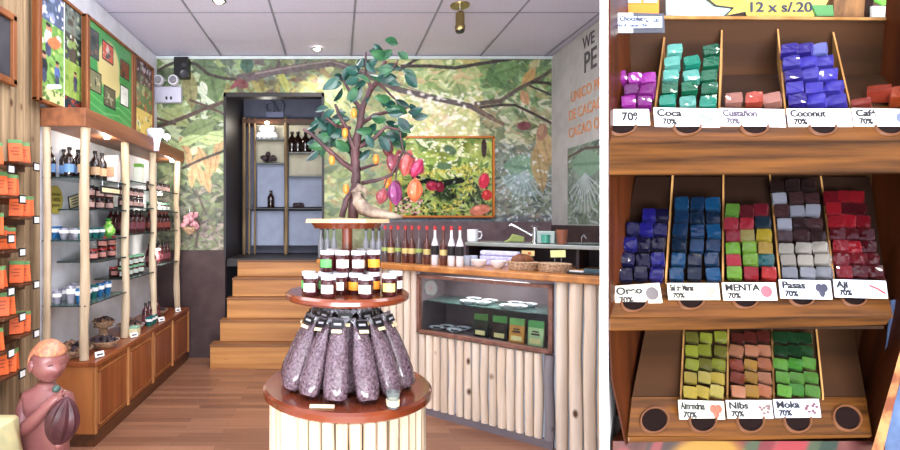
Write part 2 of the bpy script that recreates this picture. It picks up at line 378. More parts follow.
region(480, 56, 559, 105, 230, [(120, 156, 92), (150, 184, 118), (96, 128, 84), (196, 212, 170), (86, 112, 80), (176, 170, 120)], 4, 12)
region(480, 100, 559, 150, 200, [(140, 160, 116), (186, 188, 148), (110, 128, 96), (170, 158, 120), (208, 206, 180)], 3, 9)
region(493, 145, 559, 222, 500, [(112, 124, 110), (160, 168, 160), (84, 94, 88), (128, 142, 118), (196, 204, 200), (100, 100, 96), (144, 132, 116)], 2, 6)
mu.leaf(526, 168, 24, 13, .1, (128, 166, 138), (90, 126, 104), .8); mu.leaf(520, 186, 20, 10, .5, (150, 176, 176), (110, 136, 130), .6)
for k in range(11):   # palm fan at the right
    a = PI/2+(k-5)*.22; mu.line([(524, 172), (524+30*math.cos(a), 172+32*math.sin(a))], 1.6, (172, 188, 192), .7)
for (x, y, l, w, a, c) in ((213, 84, 20, 14, 1.4, (98, 122, 78)), (190, 90, 22, 8, 1.45, (134, 132, 86)), (205, 66, 16, 9, .2, (92, 112, 84)), (176, 118, 18, 8, .5, (150, 160, 106)), (200, 128, 20, 9, -.4, (120, 140, 92)),
                           (204, 88, 8, 4, 1.2, (220, 226, 204)), (247, 66, 10, 7, 1.5, (60, 90, 78)), (284, 82, 16, 4, 1.2, (160, 164, 84)), (497, 78, 14, 10, .9, (92, 128, 80)), (508, 70, 16, 10, -.3, (110, 146, 92)), (460, 92, 10, 8, 1.2, (140, 160, 104)),
                           (528, 78, 13, 5, 2.2, (202, 162, 104)), (540, 168, 26, 9, 1.45, (176, 150, 104)), (545, 146, 22, 8, 1.3, (186, 158, 112)), (525, 98, 9, 5, 1.2, (196, 150, 110)), (470, 60, 14, 6, .3, (200, 190, 120))):
    mu.leaf(x, y, l, w, a, c, np.array(c)*.8, .92)
for (x, y) in ((188, 156), (196, 162), (203, 158), (210, 168), (199, 174), (216, 160), (207, 182), (192, 176), (184, 148), (218, 148)):
    mu.leaf(x, y, 13, 4.5, PI/2+random.uniform(-.5, .5), (188, 152, 108), (140, 108, 74), .9)
for (x, y) in ((176, 148), (210, 140), (190, 140), (220, 136)): mu.leaf(x, y, 14, 5, random.uniform(-.6, .8), (186, 204, 142), (130, 150, 100), .9)
BR = (84, 66, 58); BD = (62, 52, 50)
mu.line([(156, 72), (166, 66), (178, 61), (196, 64), (208, 74), (222, 78), (240, 80)], 3, BD)
mu.line([(156, 127), (172, 122), (190, 115), (206, 108), (224, 102)], 4, BR); mu.line([(190, 100), (206, 106), (224, 114)], 2.5, BR); mu.line([(156, 118), (175, 124)], 2.5, BR)
mu.line([(183, 168), (200, 160), (224, 151)], 2.5, BD); mu.line([(196, 246), (199, 224), (193, 205)], 3, (84, 74, 66)); mu.line([(196, 190), (206, 214)], 2, (84, 74, 66))
mu.line([(240, 78), (256, 76), (275, 71), (300, 68), (330, 63), (345, 66), (372, 77), (400, 90), (430, 97), (470, 106), (492, 118)], 8.5, (92, 82, 82), w2=4.5)
mu.line([(256, 73.5), (300, 65.5), (330, 61), (372, 74), (430, 95)], 1.6, (140, 126, 122), w2=1)
mu.ell(242, 84, 8, 5, .3, (104, 52, 56)); mu.ell(236, 84, 3, 8, .8, (120, 60, 62)); mu.ell(524, 126, 8, 5, 0, (112, 62, 66)); mu.ell(542, 132, 6, 10, .2, (150, 112, 92)); mu.ell(541, 130, 3, 6, .2, (178, 140, 112))
mu.line([(400, 70), (415, 60), (432, 53), (442, 50)], 3, BD); mu.line([(402, 66), (430, 66), (455, 68), (478, 64), (505, 60), (530, 55), (559, 50)], 3.4, (66, 62, 60))
mu.line([(475, 104), (500, 101), (520, 88), (540, 78), (559, 65)], 4.5, (96, 84, 76), w2=3); mu.line([(476, 108), (500, 105), (515, 105), (530, 112), (553, 124)], 2.6, BD); mu.line([(532, 82), (548, 83), (559, 88)], 3, BD); mu.line([(530, 86), (559, 98)], 2, BD)
mu.line([(475, 106), (490, 118), (503, 124)], 3.4, (120, 100, 84))
for _ in range(80): x = random.uniform(395, 480); mu.ell(x, random.uniform(92, 138), random.uniform(1, 4), random.uniform(1, 3), 0, (252, 250, 236), .5, .8)
for _ in range(90): mu.ell(random.uniform(495, 558), random.uniform(150, 220), random.uniform(.6, 2), random.uniform(.6, 2.4), 0, (216, 224, 228), .5, .8)
mu.noise(9, 2.2)
mu.mesh('mural', lambda x, y: P(x, y, YB), M['vc'], wb, hole=(HX0, HY0, HX1, 260))
q = MB(); a = P(385, 222, YB-.006); c = P(559, 252, YB-.006)
q.bx(a.x, XR, YB-.008, YB-.001, 0, a.z); q.build('wainscot', mat('mauve_wall_panel', (124, 106, 110), .25, c2=(104, 86, 90), coat=.3), wb)
# recess behind the opening
zp = H-.40
struct(MB().bx(x0-.05, x1+.25, YB+.10, 6.1, zp-.08, zp).build('trim_2', M['darkrec']))
struct(MB().bx(x0-.06, x0, YB+.065, 6.1, 0, 2.95).build('wall_recess_left', M['darkrec']))
struct(MB().bx(x1+.2, x1+.26, YB+.065, 6.1, 0, 2.95).build('wall_recess_right', M['darkrec']))
struct(MB().bx(x0-.06, x1+.26, 6.1, 6.16, 0, 2.95).build('wall_recess_back', mat('recess_paint', (112, 116, 136), .6)))
struct(MB().bx(x0-.06, x1+.26, YB+.06, 6.1, 2.95, 3.0).build('trim_3', M['darkrec']))
q = MB(); q.bx(x0-.012, x0+.012, YB-.015, YB+.10, 1.0, zt+.01); q.bx(x1-.012, x1+.012, YB-.015, YB+.10, 0, zt+.01); q.bx(x0-.012, x1+.012, YB-.015, YB+.1, zt-.03, zt+.012)
struct(q.build('door_1', M['darkrec']))
# wooden steps: five risers narrowing up into the opening
st = thing('wooden_steps', 'broad pine plank steps climbing into the dark doorway', 'steps', (-.2, 4.70, 0))
sy = [4.70, 4.83, 4.93, 5.03, 5.17]; sz = [.231, .434, .633, .817, .984]; sl = [210, 220, 227, 232.5, 237.5]
for i in range(5):
    xl = P(sl[i], 0, sy[i]).x; y1 = sy[i+1]+.02 if i < 4 else 5.2
    zb = 0 if i == 0 else sz[i-1]
    if sy[i] > YB-.15: xl = max(xl, x0+.006)
    r_ = MB().bx(xl, x1-.02 if sy[i] > YB-.2 else .2, sy[i], sy[i]+.02, zb, sz[i]-.018).build('riser', M['pine'], st, world=True, bevel=.003)
    MB().bx(xl-.002, x1-.02 if sy[i] > YB-.2 else .2, sy[i]-.012, y1, sz[i]-.018, sz[i]).build('tread', woodmat('worn_tread', (150, 100, 60), (104, 66, 40), 'x', .5, 14) if i == 0 else bpy.data.materials['worn_tread'], st, world=True, bevel=.003)
# ---- small fixed things on the ceiling
def downlight(px, py, label):
    Y = (ZC-H)*F/(CY-py); c = P(px, py, Y)
    t = thing('ceiling_downlight', label, 'ceiling light', (c.x, Y, ZC), 'ceiling downlights')
    MB().lathe([(.052, 0), (.055, -.006), (.045, -.012), (.038, -.004), (.038, 0)], 20).build('trim_ring', M['chrome'], t, smooth=True)
    MB().lathe([(0, -.022), (.02, -.02), (.036, -.006), (.036, 0)], 16).build('lens', M['lamp'], t, smooth=True)
    l = bpy.data.lights.new('downlight', 'SPOT'); l.energy = 22; l.spot_size = 1.9; l.color = (1, .95, .88); l.shadow_soft_size = .05
    lo = bpy.data.objects.new('downlight_beam', l); COL.objects.link(lo); lo.location = (0, 0, -.04); lo.parent = t
def added_rack_light():  # unseen lamp and fitting added above the rack for highlights
    t = thing('ceiling_downlight', 'added unseen key lamp in the ceiling above the chocolate rack', 'ceiling light', (.62, .3, ZC))
    MB().lathe([(.052, 0), (.055, -.006), (.045, -.012), (.038, 0)], 20).build('trim_ring', M['chrome'], t, smooth=True)
    MB().lathe([(0, -.022), (.02, -.02), (.036, -.006), (.036, 0)], 16).build('lens', M['lamp'], t, smooth=True)
    l = bpy.data.lights.new('downlight', 'SPOT'); l.energy = 45; l.spot_size = 1.0; l.color = (1, .93, .84); l.shadow_soft_size = .06
    lo = bpy.data.objects.new('downlight_beam', l); COL.objects.link(lo); lo.location = (0, 0, -.04); lo.rotation_euler = (.32, .1, 0); lo.parent = t
added_rack_light()
downlight(219, 0.5, 'lit round downlight near the top edge above the left shelving')
downlight(317, 48.5, 'lit round downlight by the back wall left of the tree')
Y = (ZC-H)*F/(CY-5); c = P(460, 5, Y)
t = thing('ceiling_spotlight', 'brass cylinder spotlight hanging from a round ceiling plate', 'spotlight', (c.x, Y, ZC))
MB().lathe([(0, -.012), (.07, -.012), (.075, -.004), (.075, 0)], 24).build('ceiling_plate', M['brass'], t, smooth=True)
MB().lathe([(.01, -.06), (.01, -.01)], 10).build('stem', M['chrome'], t, smooth=True)
MB().lathe([(0, -.20), (.036, -.20), (.041, -.17), (.034, -.15), (.034, -.07), (.028, -.055), (0, -.055)], 20).build('barrel', M['brass'], t, smooth=True)
MB().lathe([(0, -.215), (.03, -.212), (.037, -.19), (.037, -.18), (0, -.18)], 20).build('nozzle', M['black'], t, smooth=True)
# emergency light and speaker on the mural
t = thing('emergency_light', 'white twin-head emergency light on the mural by the ceiling', 'emergency light', P(169.5, 104, YB-.03))
a, c = P(157, 88, YB), P(183, 104, YB)
MB().bx(a.x, c.x, YB-.07, YB-.004, c.z, a.z).build('battery_box', flat((206, 206, 224), .4), t, world=True, bevel=.012)
for px in (159.5, 174.5):
    p = P(px, 81, YB-.07)
    MB().lathe([(0, 0), (.05, 0), (.058, .02), (.05, .05), (0, .055)], 20, p, Matrix.Rotation(PI/2, 4, 'X')).build('lamp_head', flat((214, 214, 220), .3), t, world=True, smooth=True)
    MB().lathe([(0, .052), (.036, .054), (.03, .06), (0, .062)], 16, p, Matrix.Rotation(PI/2, 4, 'X')).build('lamp_glass', M['chrome'], t, world=True, smooth=True)
for px in (166.5, 171):
    MB().box(P(px, 98, YB-.072), (.018, .006, .03)).build('indicator', M['black'], t, world=True)
t = thing('wall_speaker', 'small black speaker on the mural beside the emergency light', 'speaker', P(184, 80, YB-.03))
a, c = P(177, 60, YB), P(191, 80, YB)
MB().bx(a.x, c.x, YB-.11, YB-.004, c.z, a.z).build('cabinet', M['black'], t, world=True, bevel=.01)
for py, r in ((74, .04), (65, .025)):
    MB().lathe([(r, 0), (r, .008), (r*.7, .002), (0, .004)], 18, P(184, py, YB-.115), Matrix.Rotation(PI/2, 4, 'X')).build('driver', flat((60, 60, 66), .3), t, world=True, smooth=True)
# ---- shelves in the recess
YS = 5.98
rs = thing('recess_shelving', 'bamboo-post shelf unit in the dark recess above the steps', 'shelf unit', (P(285, 0, YS).x, YS, zp))
for px, w in ((246, .02), (251, .012), (256.5, .012), (287, .022)):
    a = P(px, 120, YS); MB().tube([(a.x, YS-.13, zp), (a.x+.004, YS-.13, 1.7), (a.x, YS-.13, a.z)], w, 8).build('post', mat('old_bamboo', (148, 124, 88), .6, c2=(104, 84, 58), sc_=12, stretch=(1, 1, .2)) if 'old_bamboo' not in bpy.data.materials else bpy.data.materials['old_bamboo'], rs, world=True, smooth=True)
def rsh(xa, xb, y, m_, th=.012, nm='shelf_board'):
    a, c = P(xa, y, YS-.15), P(xb, y, YS-.15); MB().bx(a.x, c.x, YS-.15, YS+.11, a.z-th, a.z).build(nm, m_, rs, world=True)
rsh(243, 323, 119, M['wood_dark'], .045, 'top_beam')
for xa, xb, y in ((256, 285, 138.5), (256, 285, 163), (289, 323, 152), (289, 323, 176), (246, 323, 208)): rsh(xa, xb, y, M['glassedge'] if y < 200 else M['black'])
q = MB(); a, c = P(258, 165, YS), P(285, 207, YS); q.bx(a.x, c.x, YS-.06, YS-.05, c.z, a.z); a, c = P(289, 178, YS), P(323, 207, YS); q.bx(a.x, c.x, YS-.06, YS-.05, c.z, a.z)
q.build('lower_panel', M['greyblue'], rs, world=True)
q = MB(); a, c = P(256, 122, YS), P(285, 163, YS); q.bx(a.x, c.x, YS-.0, YS+.02, c.z, a.z); a, c = P(289, 122, YS), P(323, 176, YS); q.bx(a.x, c.x, YS, YS+.02, c.z, a.z)
q.build('back_panel', flat((196, 190, 166), .6), rs, world=True)
q = MB(); a, c = P(252, 211, YS), P(284, 246, YS); q.bx(a.x, c.x, YS-.04, YS-.02, c.z+.01, a.z); a, c = P(289, 211, YS), P(323, 246, YS); q.bx(a.x, c.x, YS-.04, YS-.02, c.z+.01, a.z)
q.build('base_panel', M['greyblue'], rs, world=True)
t = thing('recess_lamp', 'small lit lamp under the top beam of the recess shelves', 'lamp', P(267, 121.5, YS-.17))
MB().lathe([(0, -.03), (.022, -.028), (.028, -.008), (.018, 0)], 14).build('lens', M['lamp'], t, smooth=True)
l = bpy.data.lights.new('recess_lamp', 'POINT'); l.energy = 3.2; l.color = (1, .93, .8); l.shadow_soft_size = .03; lo = bpy.data.objects.new('recess_glow', l); COL.objects.link(lo); lo.parent = t; lo.location = (0, -.02, -.05)
t = thing('emergency_light', 'twin-head emergency light high on the recess wall in the dark', 'emergency light', P(274, 116, 6.06))
a, c = P(266, 112, 6.06), P(284, 118, 6.06); MB().bx(a.x, c.x, 6.03, 6.098, c.z, a.z).build('battery_box', flat((150, 156, 190), .4), t, world=True, bevel=.008)
for px in (270, 279.5):
    q = MB(); pts = [P(px+4*math.cos(k*PI/6), 106.5+5.5*math.sin(k*PI/6), 6.04) for k in range(13)]; q.tube(pts, .014, 6); q.build('lamp_ring', flat((110, 114, 136), .4), t, world=True, smooth=True)
# ---- generic bottle / jar builders (base at origin, real size)
def bottle(name, label, cat, r, h, glass, cap, lab, capm=None, neck=.35, shoulder=.62, labz=(.18, .45)):
    t = thing(name, label, cat)
    MB().lathe([(r*.9, 0), (r, .006), (r, h*shoulder), (r*.75, h*(shoulder+.09)), (r*neck, h*(shoulder+.19)), (r*neck, h*.93), (0, h*.93)], 14).build('glass_body', glass, t, smooth=True)
    MB().lathe([(r*neck*1.18, h*.9), (r*neck*1.18, h), (0, h)], 12).build('cap', cap, t, smooth=True)
    if lab: MB().lathe([(r*1.02, h*labz[0]), (r*1.02, h*labz[1])], 14).build('paper_label', lab, t, smooth=True)
    return Proto(t)
def jar(name, label, cat, r, h, body, lid, lab, lz=(.18, .6)):
    t = thing(name, label, cat)
    MB().lathe([(r*.9, 0), (r, .005), (r, h*.76), (r*.86, h*.84), (0, h*.84)], 16).build('jar_body', body, t, smooth=True)
    MB().lathe([(r*.94, h*.8), (r*.96, h*.985), (r*.9, h), (0, h)], 16).build('lid', lid, t, smooth=True)
    if lab:
        q = MB(); n = 8; ring = []
        for z in lz: ring.append([(r*1.03*math.cos(-PI/2+(k/n-.5)*1.7), r*1.03*math.sin(-PI/2+(k/n-.5)*1.7), h*z) for k in range(n+1)])
        q.loft(ring, closed=False); q.build('paper_label', lab, t, smooth=True)
    return Proto(t)
pb = bottle('beer_bottle', '', 'bottle', .034, .17, M['amber'], M['blackcap'], None)
for i, px in enumerate((292, 298, 305.5, 313, 320)):
    p = P(px, 151.8, YS-.08); pb.put((p.x, YS-.08, P(0, 152, YS-.15).z+.001), '%s dark bottle from the left on the right recess shelf' % ORD[i], 'dark bottles on the recess shelf', scale=1.45)
p = P(271, 207, YS-.1); pb.put((p.x, YS-.11, P(0, 208, YS-.15).z+.001), 'lone dark bottle before the pale lower panel of the recess shelves', scale=1.2)
pc = Proto(thing('glass_cup', '', 'glass'));
MB().lathe([(.03, 0), (.036, .07), (.033, .07), (.028, .006), (0, .006)], 14).build('cup', flat((206, 212, 220), .15, trans=.4), pc.root, smooth=True)
MB().lathe([(.0362, .02), (.0372, .05)], 14).build('paper_label', M['paper'], pc.root, smooth=True)
for i, (px, dz) in enumerate(((259, 0), (264, 0), (269.5, 0), (275, 0), (262, .078), (272, .078))):
    p = P(px, 138.5, YS-.08); pc.put((p.x, YS-.08, P(0, 138.5, YS-.15).z+.001+dz*.98), ('%s glass cup from the left under the recess lamp' % ORD[i]) if i < 4 else 'glass cup stacked %s on the cups under the recess lamp' % ('left' if i == 4 else 'right'), 'glass cups under the recess lamp', scale=1.1)
q = MB(); p = P(268, 163, YS-.08); p = Vector((p.x, YS-.08, P(0, 163, YS-.15).z+.022))
for k in range(9): q.ball(p+Vector((random.uniform(-.1, .1), random.uniform(-.03, .03), random.uniform(.02, .05))), random.uniform(.02, .035), 8)
q.ball(p+Vector((0, 0, .09)), .03, 8)
tag(q.build('pod_heap', M['dried'], None, smooth=True, origin=p), 'small dark heap of dried pods on the left recess shelf', 'dried pods')
q = MB(); p = P(299, 208, YS-.1); p = Vector((p.x, YS-.1, P(0, 208, YS-.15).z+.004))
for k in range(6): q.ball(p+Vector((random.uniform(-.05, .05), random.uniform(-.03, .03), .03)), .03, 8)
tag(q.build('pod_heap', M['dried'], None, smooth=True, origin=p), 'low dark heap on the lower right recess shelf', 'dried pods')
# ---- framed cacao picture on the mural
pt = thing('framed_picture', 'orange-framed print of red cacao pods on the mural', 'picture', P(440, 216, YB-.02))
cv = Canvas(391, 138, 492, 216, 2.6, (150, 168, 90))
cv.noise(20, 8)
for _ in range(260):
    x, y = random.uniform(391, 492), random.uniform(138, 216)
    c = random.choice([(176, 196, 92), (214, 222, 150), (106, 140, 70), (236, 236, 196), (84, 112, 56)] if y < 176 else [(50, 74, 44), (96, 124, 60), (186, 186, 84), (36, 48, 36), (140, 150, 80), (24, 30, 26)])
    l = random.uniform(3, 8); cv.leaf(x, y, l, l*.35, random.uniform(0, PI), c, None, .85)
cv.line([(415, 178), (440, 184), (462, 180)], 6, (24, 32, 26)); cv.ell(446, 196, 14, 8, .2, (28, 40, 30), .5, .8); cv.ell(476, 200, 6, 12, .2, (52, 60, 40), .5, .8)
for path, n_ in (([(420, 176), (440, 171), (465, 168), (488, 172)], 110), ([(464, 170), (471, 185), (462, 200), (448, 210), (420, 209)], 190)):
    for _ in range(n_):
        k = random.randrange(len(path)-1); f = random.random(); x = path[k][0]+(path[k+1][0]-path[k][0])*f; y = path[k][1]+(path[k+1][1]-path[k][1])*f
        cv.leaf(x+random.gauss(0, 1.8), y+random.gauss(0, 1.6), random.uniform(1.2, 3.4), 1.0, random.uniform(0, PI), random.choice([(214, 204, 90), (178, 168, 70), (226, 216, 130), (120, 128, 60)]), None, .9)
for _ in range(150): cv.leaf(random.uniform(420, 492), random.uniform(176, 216), random.uniform(1.5, 4), 1.3, random.uniform(0, PI), random.choice([(40, 60, 40), (76, 110, 60), (120, 150, 80), (24, 30, 26), (150, 160, 130)]), None, .8)
for (x, y, a, b_, an, c) in ((432, 186, 7, 5.5, .2, (156, 40, 66)), (440, 187, 5, 6, .1, (120, 30, 50)), (484, 181, 6, 9, .2, (206, 40, 70)), (487, 195, 6, 6, 0, (190, 40, 44)), (480, 210, 12, 6, -.2, (206, 120, 96)), (415, 189, 7, 11, 0, (226, 96, 62)), (409, 165, 6, 12, -.3, (190, 60, 60)), (418, 166, 6, 10, -.5, (170, 40, 70)), (398, 160, 5, 12, .2, (120, 40, 50)), (396, 190, 6, 11, .1, (110, 34, 76))):
    cv.ell(x, y, a, b_, an, c); cv.ell(x-a*.25, y-b_*.3, a*.35, b_*.45, an, np.minimum(255, np.array(c)+60), .6, .7)
cv.ell(484, 148, 3, 11, 0, (60, 44, 40)); cv.ell(450, 150, 8, 5, .5, (96, 120, 90)); cv.ell(444, 166, 9, 4, 0, (90, 118, 84))
for _ in range(70): cv.ell(random.uniform(396, 422), random.uniform(198, 216), 1.6, 1.3, 0, random.choice([(200, 150, 150), (96, 44, 50), (226, 190, 180)]), .5)
for _ in range(60): cv.ell(random.uniform(395, 480), random.uniform(140, 165), random.uniform(1, 2.6), 1.3, 0, (250, 250, 232), .5, .8)
cv.noise(8, 1.5)
cv.mesh('print', lambda x, y: P(x, y, YB-.015), M['vcg'], pt)
q = MB()
def strip(q, xa, ya, xb, yb, w, Y, d=.02, th=.012):
    a, c = P(xa, ya, Y), P(xb, yb, Y)
    if abs(xa-xb) > abs(ya-yb): q.bx(a.x, c.x, Y-d, Y, a.z-w/2, a.z+w/2)
    else: q.bx(a.x-w/2, a.x+w/2, Y-d, Y, c.z, a.z)
strip(q, 391, 137.5, 493.5, 137.5, .018, YB-.005, .03); strip(q, 391, 216.5, 493.5, 216.5, .018, YB-.005, .03); strip(q, 493, 137, 493, 217, .018, YB-.005, .03); strip(q, 390.5, 137, 390.5, 217, .018, YB-.005, .03)
q.build('frame', flat((206, 120, 50), .35), pt, world=True)
# ---- glossy board on the right wall
def RW(x, y, X=XR-.008): Y = X*F/(x-CX); return Vector((X, Y, H-(y-CY)*Y/F))
def RWlin(x, y):   # x runs along the wall in metres (far to near), y is height
    return Vector((XR-.006, x, y))
yA, yB2 = RW(568, 0).y, RW(612, 0).y; zA, zB2 = RW(568, 149).z, RW(568, 224).z
pb2 = thing('picture_board', 'glossy leaf-print board on the white right wall under lettering', 'picture', (XR-.01, (yA+yB2)/2, zB2))
cv = Canvas(0, 0, 60, 70, 2.0, (118, 132, 118)); cv.noise(14, 8)
for _ in range(420):
    l = random.uniform(1.5, 5); cv.leaf(random.uniform(0, 60), random.uniform(0, 70), l, l*.35, random.uniform(0, PI), random.choice([(100, 116, 104), (150, 160, 150), (76, 88, 80), (186, 196, 196), (128, 140, 112)]), None, .8)
cv.leaf(30, 18, 24, 12, .1, (128, 160, 136), (90, 120, 100), .85); cv.line([(0, 8), (26, 4), (60, 8)], 2.5, (84, 72, 66))
for k in range(11): a = PI/2+(k-5)*.22; cv.line([(26, 26), (26+26*math.cos(a), 26+34*math.sin(a))], 1.6, (176, 188, 190), .8)
cv.mesh('print', lambda x, y: Vector((XR-.012, yA+(yB2-yA)*x/60, zA+(zB2-zA)*y/70)), M['vcg'], pb2)
MB().bx(XR-.010, XR-.001, yB2-.01, yA+.01, zB2-.01, zA+.01).build('backing', flat((170, 180, 172), .4), pb2, world=True)
# ================================================================ LEFT SIDE
# plank cladding on the near part of the left wall
q = MB(); y = 1.7; k = 0
while y < 3.03:
    w = .052+.02*random.random(); q.bx(XL, XL+.02+.012*random.random(), y, min(y+w, 3.05)-.004, 0, ZC); y += w
struct(q.build('wall_left_cladding', M['plank'], None, bevel=.006))
PX0 = XL+.035
# chalkboard
def LP(px, X): return X*F/(px-CX)
t = thing('chalkboard', 'wood-framed blank chalkboard at the top left corner', 'chalkboard', (PX0, LP(3, PX0), 2.2))
ya, yb = 2.1, LP(17.5, PX0+.03)
zbt = H-(86-CY)*yb/F; ztp = H-(17-CY)*yb/F
MB().bx(PX0, PX0+.012, ya, yb, zbt, ztp).build('slate', M['slate'], t, world=True)
q = MB(); fw = .032; q.bx(PX0, PX0+.03, ya, yb, zbt-fw*.2, zbt+fw); q.bx(PX0, PX0+.03, ya, yb, ztp-fw, ztp+fw*.2); q.bx(PX0, PX0+.03, yb-fw, yb, zbt, ztp); q.bx(PX0, PX0+.03, ya, ya+fw, zbt, ztp)
q.build('frame', M['frame'], t, world=True, bevel=.004)
# little wall shelves with orange packets
shf = Proto(thing('wall_shelf', '', 'shelf'))
MB().bx(0, .09, -.085, .085, -.014, 0).build('shelf_board', M['wood_dark'], shf.root, bevel=.002)
MB().bx(0, .012, -.085, .085, -.045, -.014).build('wall_cleat', M['wood_dark'], shf.root)
pt_ = MB().bx(.091, .096, .03, .085, -.04, .008).build('price_tag', M['black'], shf.root)
MB().bx(.0965, .098, .037, .078, -.032, 0).build('tag_paper', M['paper'], pt_)
def packet(c1, gname):
    t = thing('chocolate_packet', '', 'chocolate packet')
    MB().box((0, 0, .052), (.014, .072, .104)).build('box', mat(gname, c1, .5, c2=[x*.86 for x in c1], sc_=12), t, bevel=.002)
    MB().box((.0045, 0, .094), (.0075, .073, .018)).build('green_top', flat((86, 130, 74), .5), t)
    q = MB()
    for k, (y0, w) in enumerate(((0, .03), (-.006, .04), (.003, .034))): q.box((.0085, y0, .034+.015*k), (.0022, w, .005))
    q.build('print', flat((150, 60, 30), .5), t); return Proto(t)
pkt = packet((222, 96, 38), 'orange_card')
cols = {'R': ([163, 217, 283, 333], 24, 'right'), 'M': ([196, 250, 316, 374], 9, 'middle'), 'L': ([165, 236, 290, 353], -3, 'left')}
rowsn = ['top', 'second', 'third', 'lowest']
for cn, (ys_, px, nm) in cols.items():
    for i, y in enumerate(ys_):
        X = -1.80; Y = (X+.06)*F/(px-CX); z = H-(y-CY)*Y/F
        if cn == 'M' and i == 0: pass
        shf.put((X, Y, z), '%s small wooden shelf in the %s column on the plank wall' % (rowsn[i], nm), 'small shelves on the plank wall')
        for k in range(2 if (i+len(nm)) % 3 else 3):
            pkt.put((X+.04+.008*(k % 2), Y-.034+.047*k+random.uniform(-.006, .006), z+.003), 'orange chocolate packet %s on the %s plank-wall shelf of the %s column' % (('left', 'centre', 'right')[k], rowsn[i], nm), 'orange packets on the plank wall', rot=(random.uniform(-.05, .05), -.16, -.85+.05*k+random.uniform(-.1, .1)), scale=(1, .95, 1.12+.08*(k == 0)))
# ---- base cabinet
CF, CB, CZ, Y0, Y1 = -1.49, XL+.002, .525, 3.08, 5.02
cb = thing('base_cabinet', 'long low wooden cabinet with panelled doors along the left wall', 'cabinet', ((CF+CB)/2, 4.0, 0))
MB().bx(CB, CF-.02, Y0+.02, Y1-.01, .08, CZ-.03).build('carcass', M['wood_redz'], cb, world=True)
MB().bx(CB, CF+.012, Y0-.01, Y1, CZ-.028, CZ).build('top_board', M['wood_red'], cb, world=True, bevel=.004)
MB().bx(CB, CF-.005, Y0+.005, Y1-.005, 0, .08).build('plinth', M['wood_dark'], cb, world=True)
MB().bx(CB, CF-.012, Y0, Y0+.02, .08, CZ-.03).build('end_panel', mat('orange_end_panel', (172, 108, 58), .4, c2=(150, 88, 44), sc_=6, stretch=(1, 1, .3)), cb, world=True)
dd = (Y1-Y0-.02)/4
for i in range(4):
    ya = Y0+.01+i*dd; yb = ya+dd
    d = MB().bx(CF-.02, CF-.004, ya+.012, yb-.012, .085, CZ-.035).build('door', M['wood_redz'], cb, world=True, bevel=.003)
    q = MB(); q.bx(CF-.004, CF+.004, ya+.05, yb-.05, .13, CZ-.08); q.build('raised_panel', M['wood_redz'], d, world=True, bevel=.004)
    q = MB()
    for (a_, b_, c_, d_) in ((ya+.035, ya+.045, .115, CZ-.065), (yb-.045, yb-.035, .115, CZ-.065), (ya+.035, yb-.035, .115, .125), (ya+.035, yb-.035, CZ-.075, CZ-.065)): q.bx(CF-.004, CF+.002, a_, b_, c_, d_)
    q.build('moulding', M['wood_trim'], d, world=True)
for ya in (Y0, Y0+dd, Y0+2*dd, Y0+3*dd, Y0+4*dd):
    MB().bx(CF-.01, CF+.008, ya-.004, ya+.022, .08, CZ-.03).build('stile', M['wood_trim'], cb, world=True, bevel=.003)
# ---- shelving above it
BZ0, BZ1 = 1.975, 2.09
sh = thing('shelving_unit', 'open shelving with pale log posts and glass shelves on the cabinet', 'shelving', (-1.6, 4.0, CZ))
MB().bx(XL+.002, -1.54, 3.06, 5.04, BZ0, BZ1).build('canopy_beam', woodmat('canopy_wood', (142, 88, 54), (106, 62, 38), 'y', .5, 16), sh, world=True, bevel=.005)
PY = [3.12, 3.72, 4.28, 4.92]
for y in PY:
    r = .028; q = MB(); n = 7
    pts = [Vector((-1.575+.006*math.sin(k*1.7+y*3), y+.006*math.cos(k*2.1+y), CZ+.002+(BZ0-CZ-.002)*k/n)) for k in range(n+1)]
    q.tube(pts, [r*(1+.12*math.sin(k*2.3+y*5)) for k in range(n+1)], 12); q.build('post', M['post'], sh, world=True, smooth=True)
q = MB(); q.tube([(-1.80, 3.10, CZ), (-1.795, 3.10, 1.3), (-1.80, 3.1, BZ0)], .022, 10); q.build('post', M['post'], sh, world=True, smooth=True)
def gshelf(y0_, y1_, z, x1=-1.56):
    o = MB().bx(XL+.004, x1, y0_, y1_, z-.008, z).build('glass_shelf', M['shelfglass'], sh, world=True)
    MB().bx(x1, x1+.003, y0_, y1_, z-.009, z).build('shelf_edge', M['glassedge'], o, world=True)
    MB().bx(XL+.004, x1, y0_-.003, y0_, z-.009, z).build('shelf_edge', M['glassedge'], o, world=True)
S1 = (1.668, 1.275, .87)
for z in S1: gshelf(3.10, 3.70, z)
for z in (1.472, 1.13): gshelf(3.26, 3.70, z)
for z in (1.70, 1.50, 1.295, .96): gshelf(3.76, 4.26, z)
for z in (1.66, 1.48, 1.30, 1.0): gshelf(4.32, 4.90, z)
# side light glow lamps on the shelving
def slamp(px, py, Y, label, e=2.0):
    c = P(px, py, Y); t = thing('shelf_lamp', label, 'lamp', c)
    MB().lathe([(0, -.02), (.018, -.018), (.024, 0), (.012, .016), (0, .016)], 14).build('lens', M['lamp'], t, smooth=True)
    MB().lathe([(.03, -.004), (.032, .012), (.014, .03), (0, .03)], 14).build('housing', M['chrome'], t, smooth=True)
    l = bpy.data.lights.new('shelf_lamp', 'POINT'); l.energy = e*1.5; l.color = (1, .92, .8); l.shadow_soft_size = .03; lo = bpy.data.objects.new('shelf_glow', l); COL.objects.link(lo); lo.parent = t; lo.location = (0, -.0, -.05)
slamp(107, 136, 3.45, 'small chrome spotlight under the canopy behind the first posts', 1.5)
slamp(139, 139, 4.0, 'small chrome spotlight under the canopy right of the second post', 1.8)
slamp(172, 160, 4.72, 'small lit spotlight under the far end of the canopy')
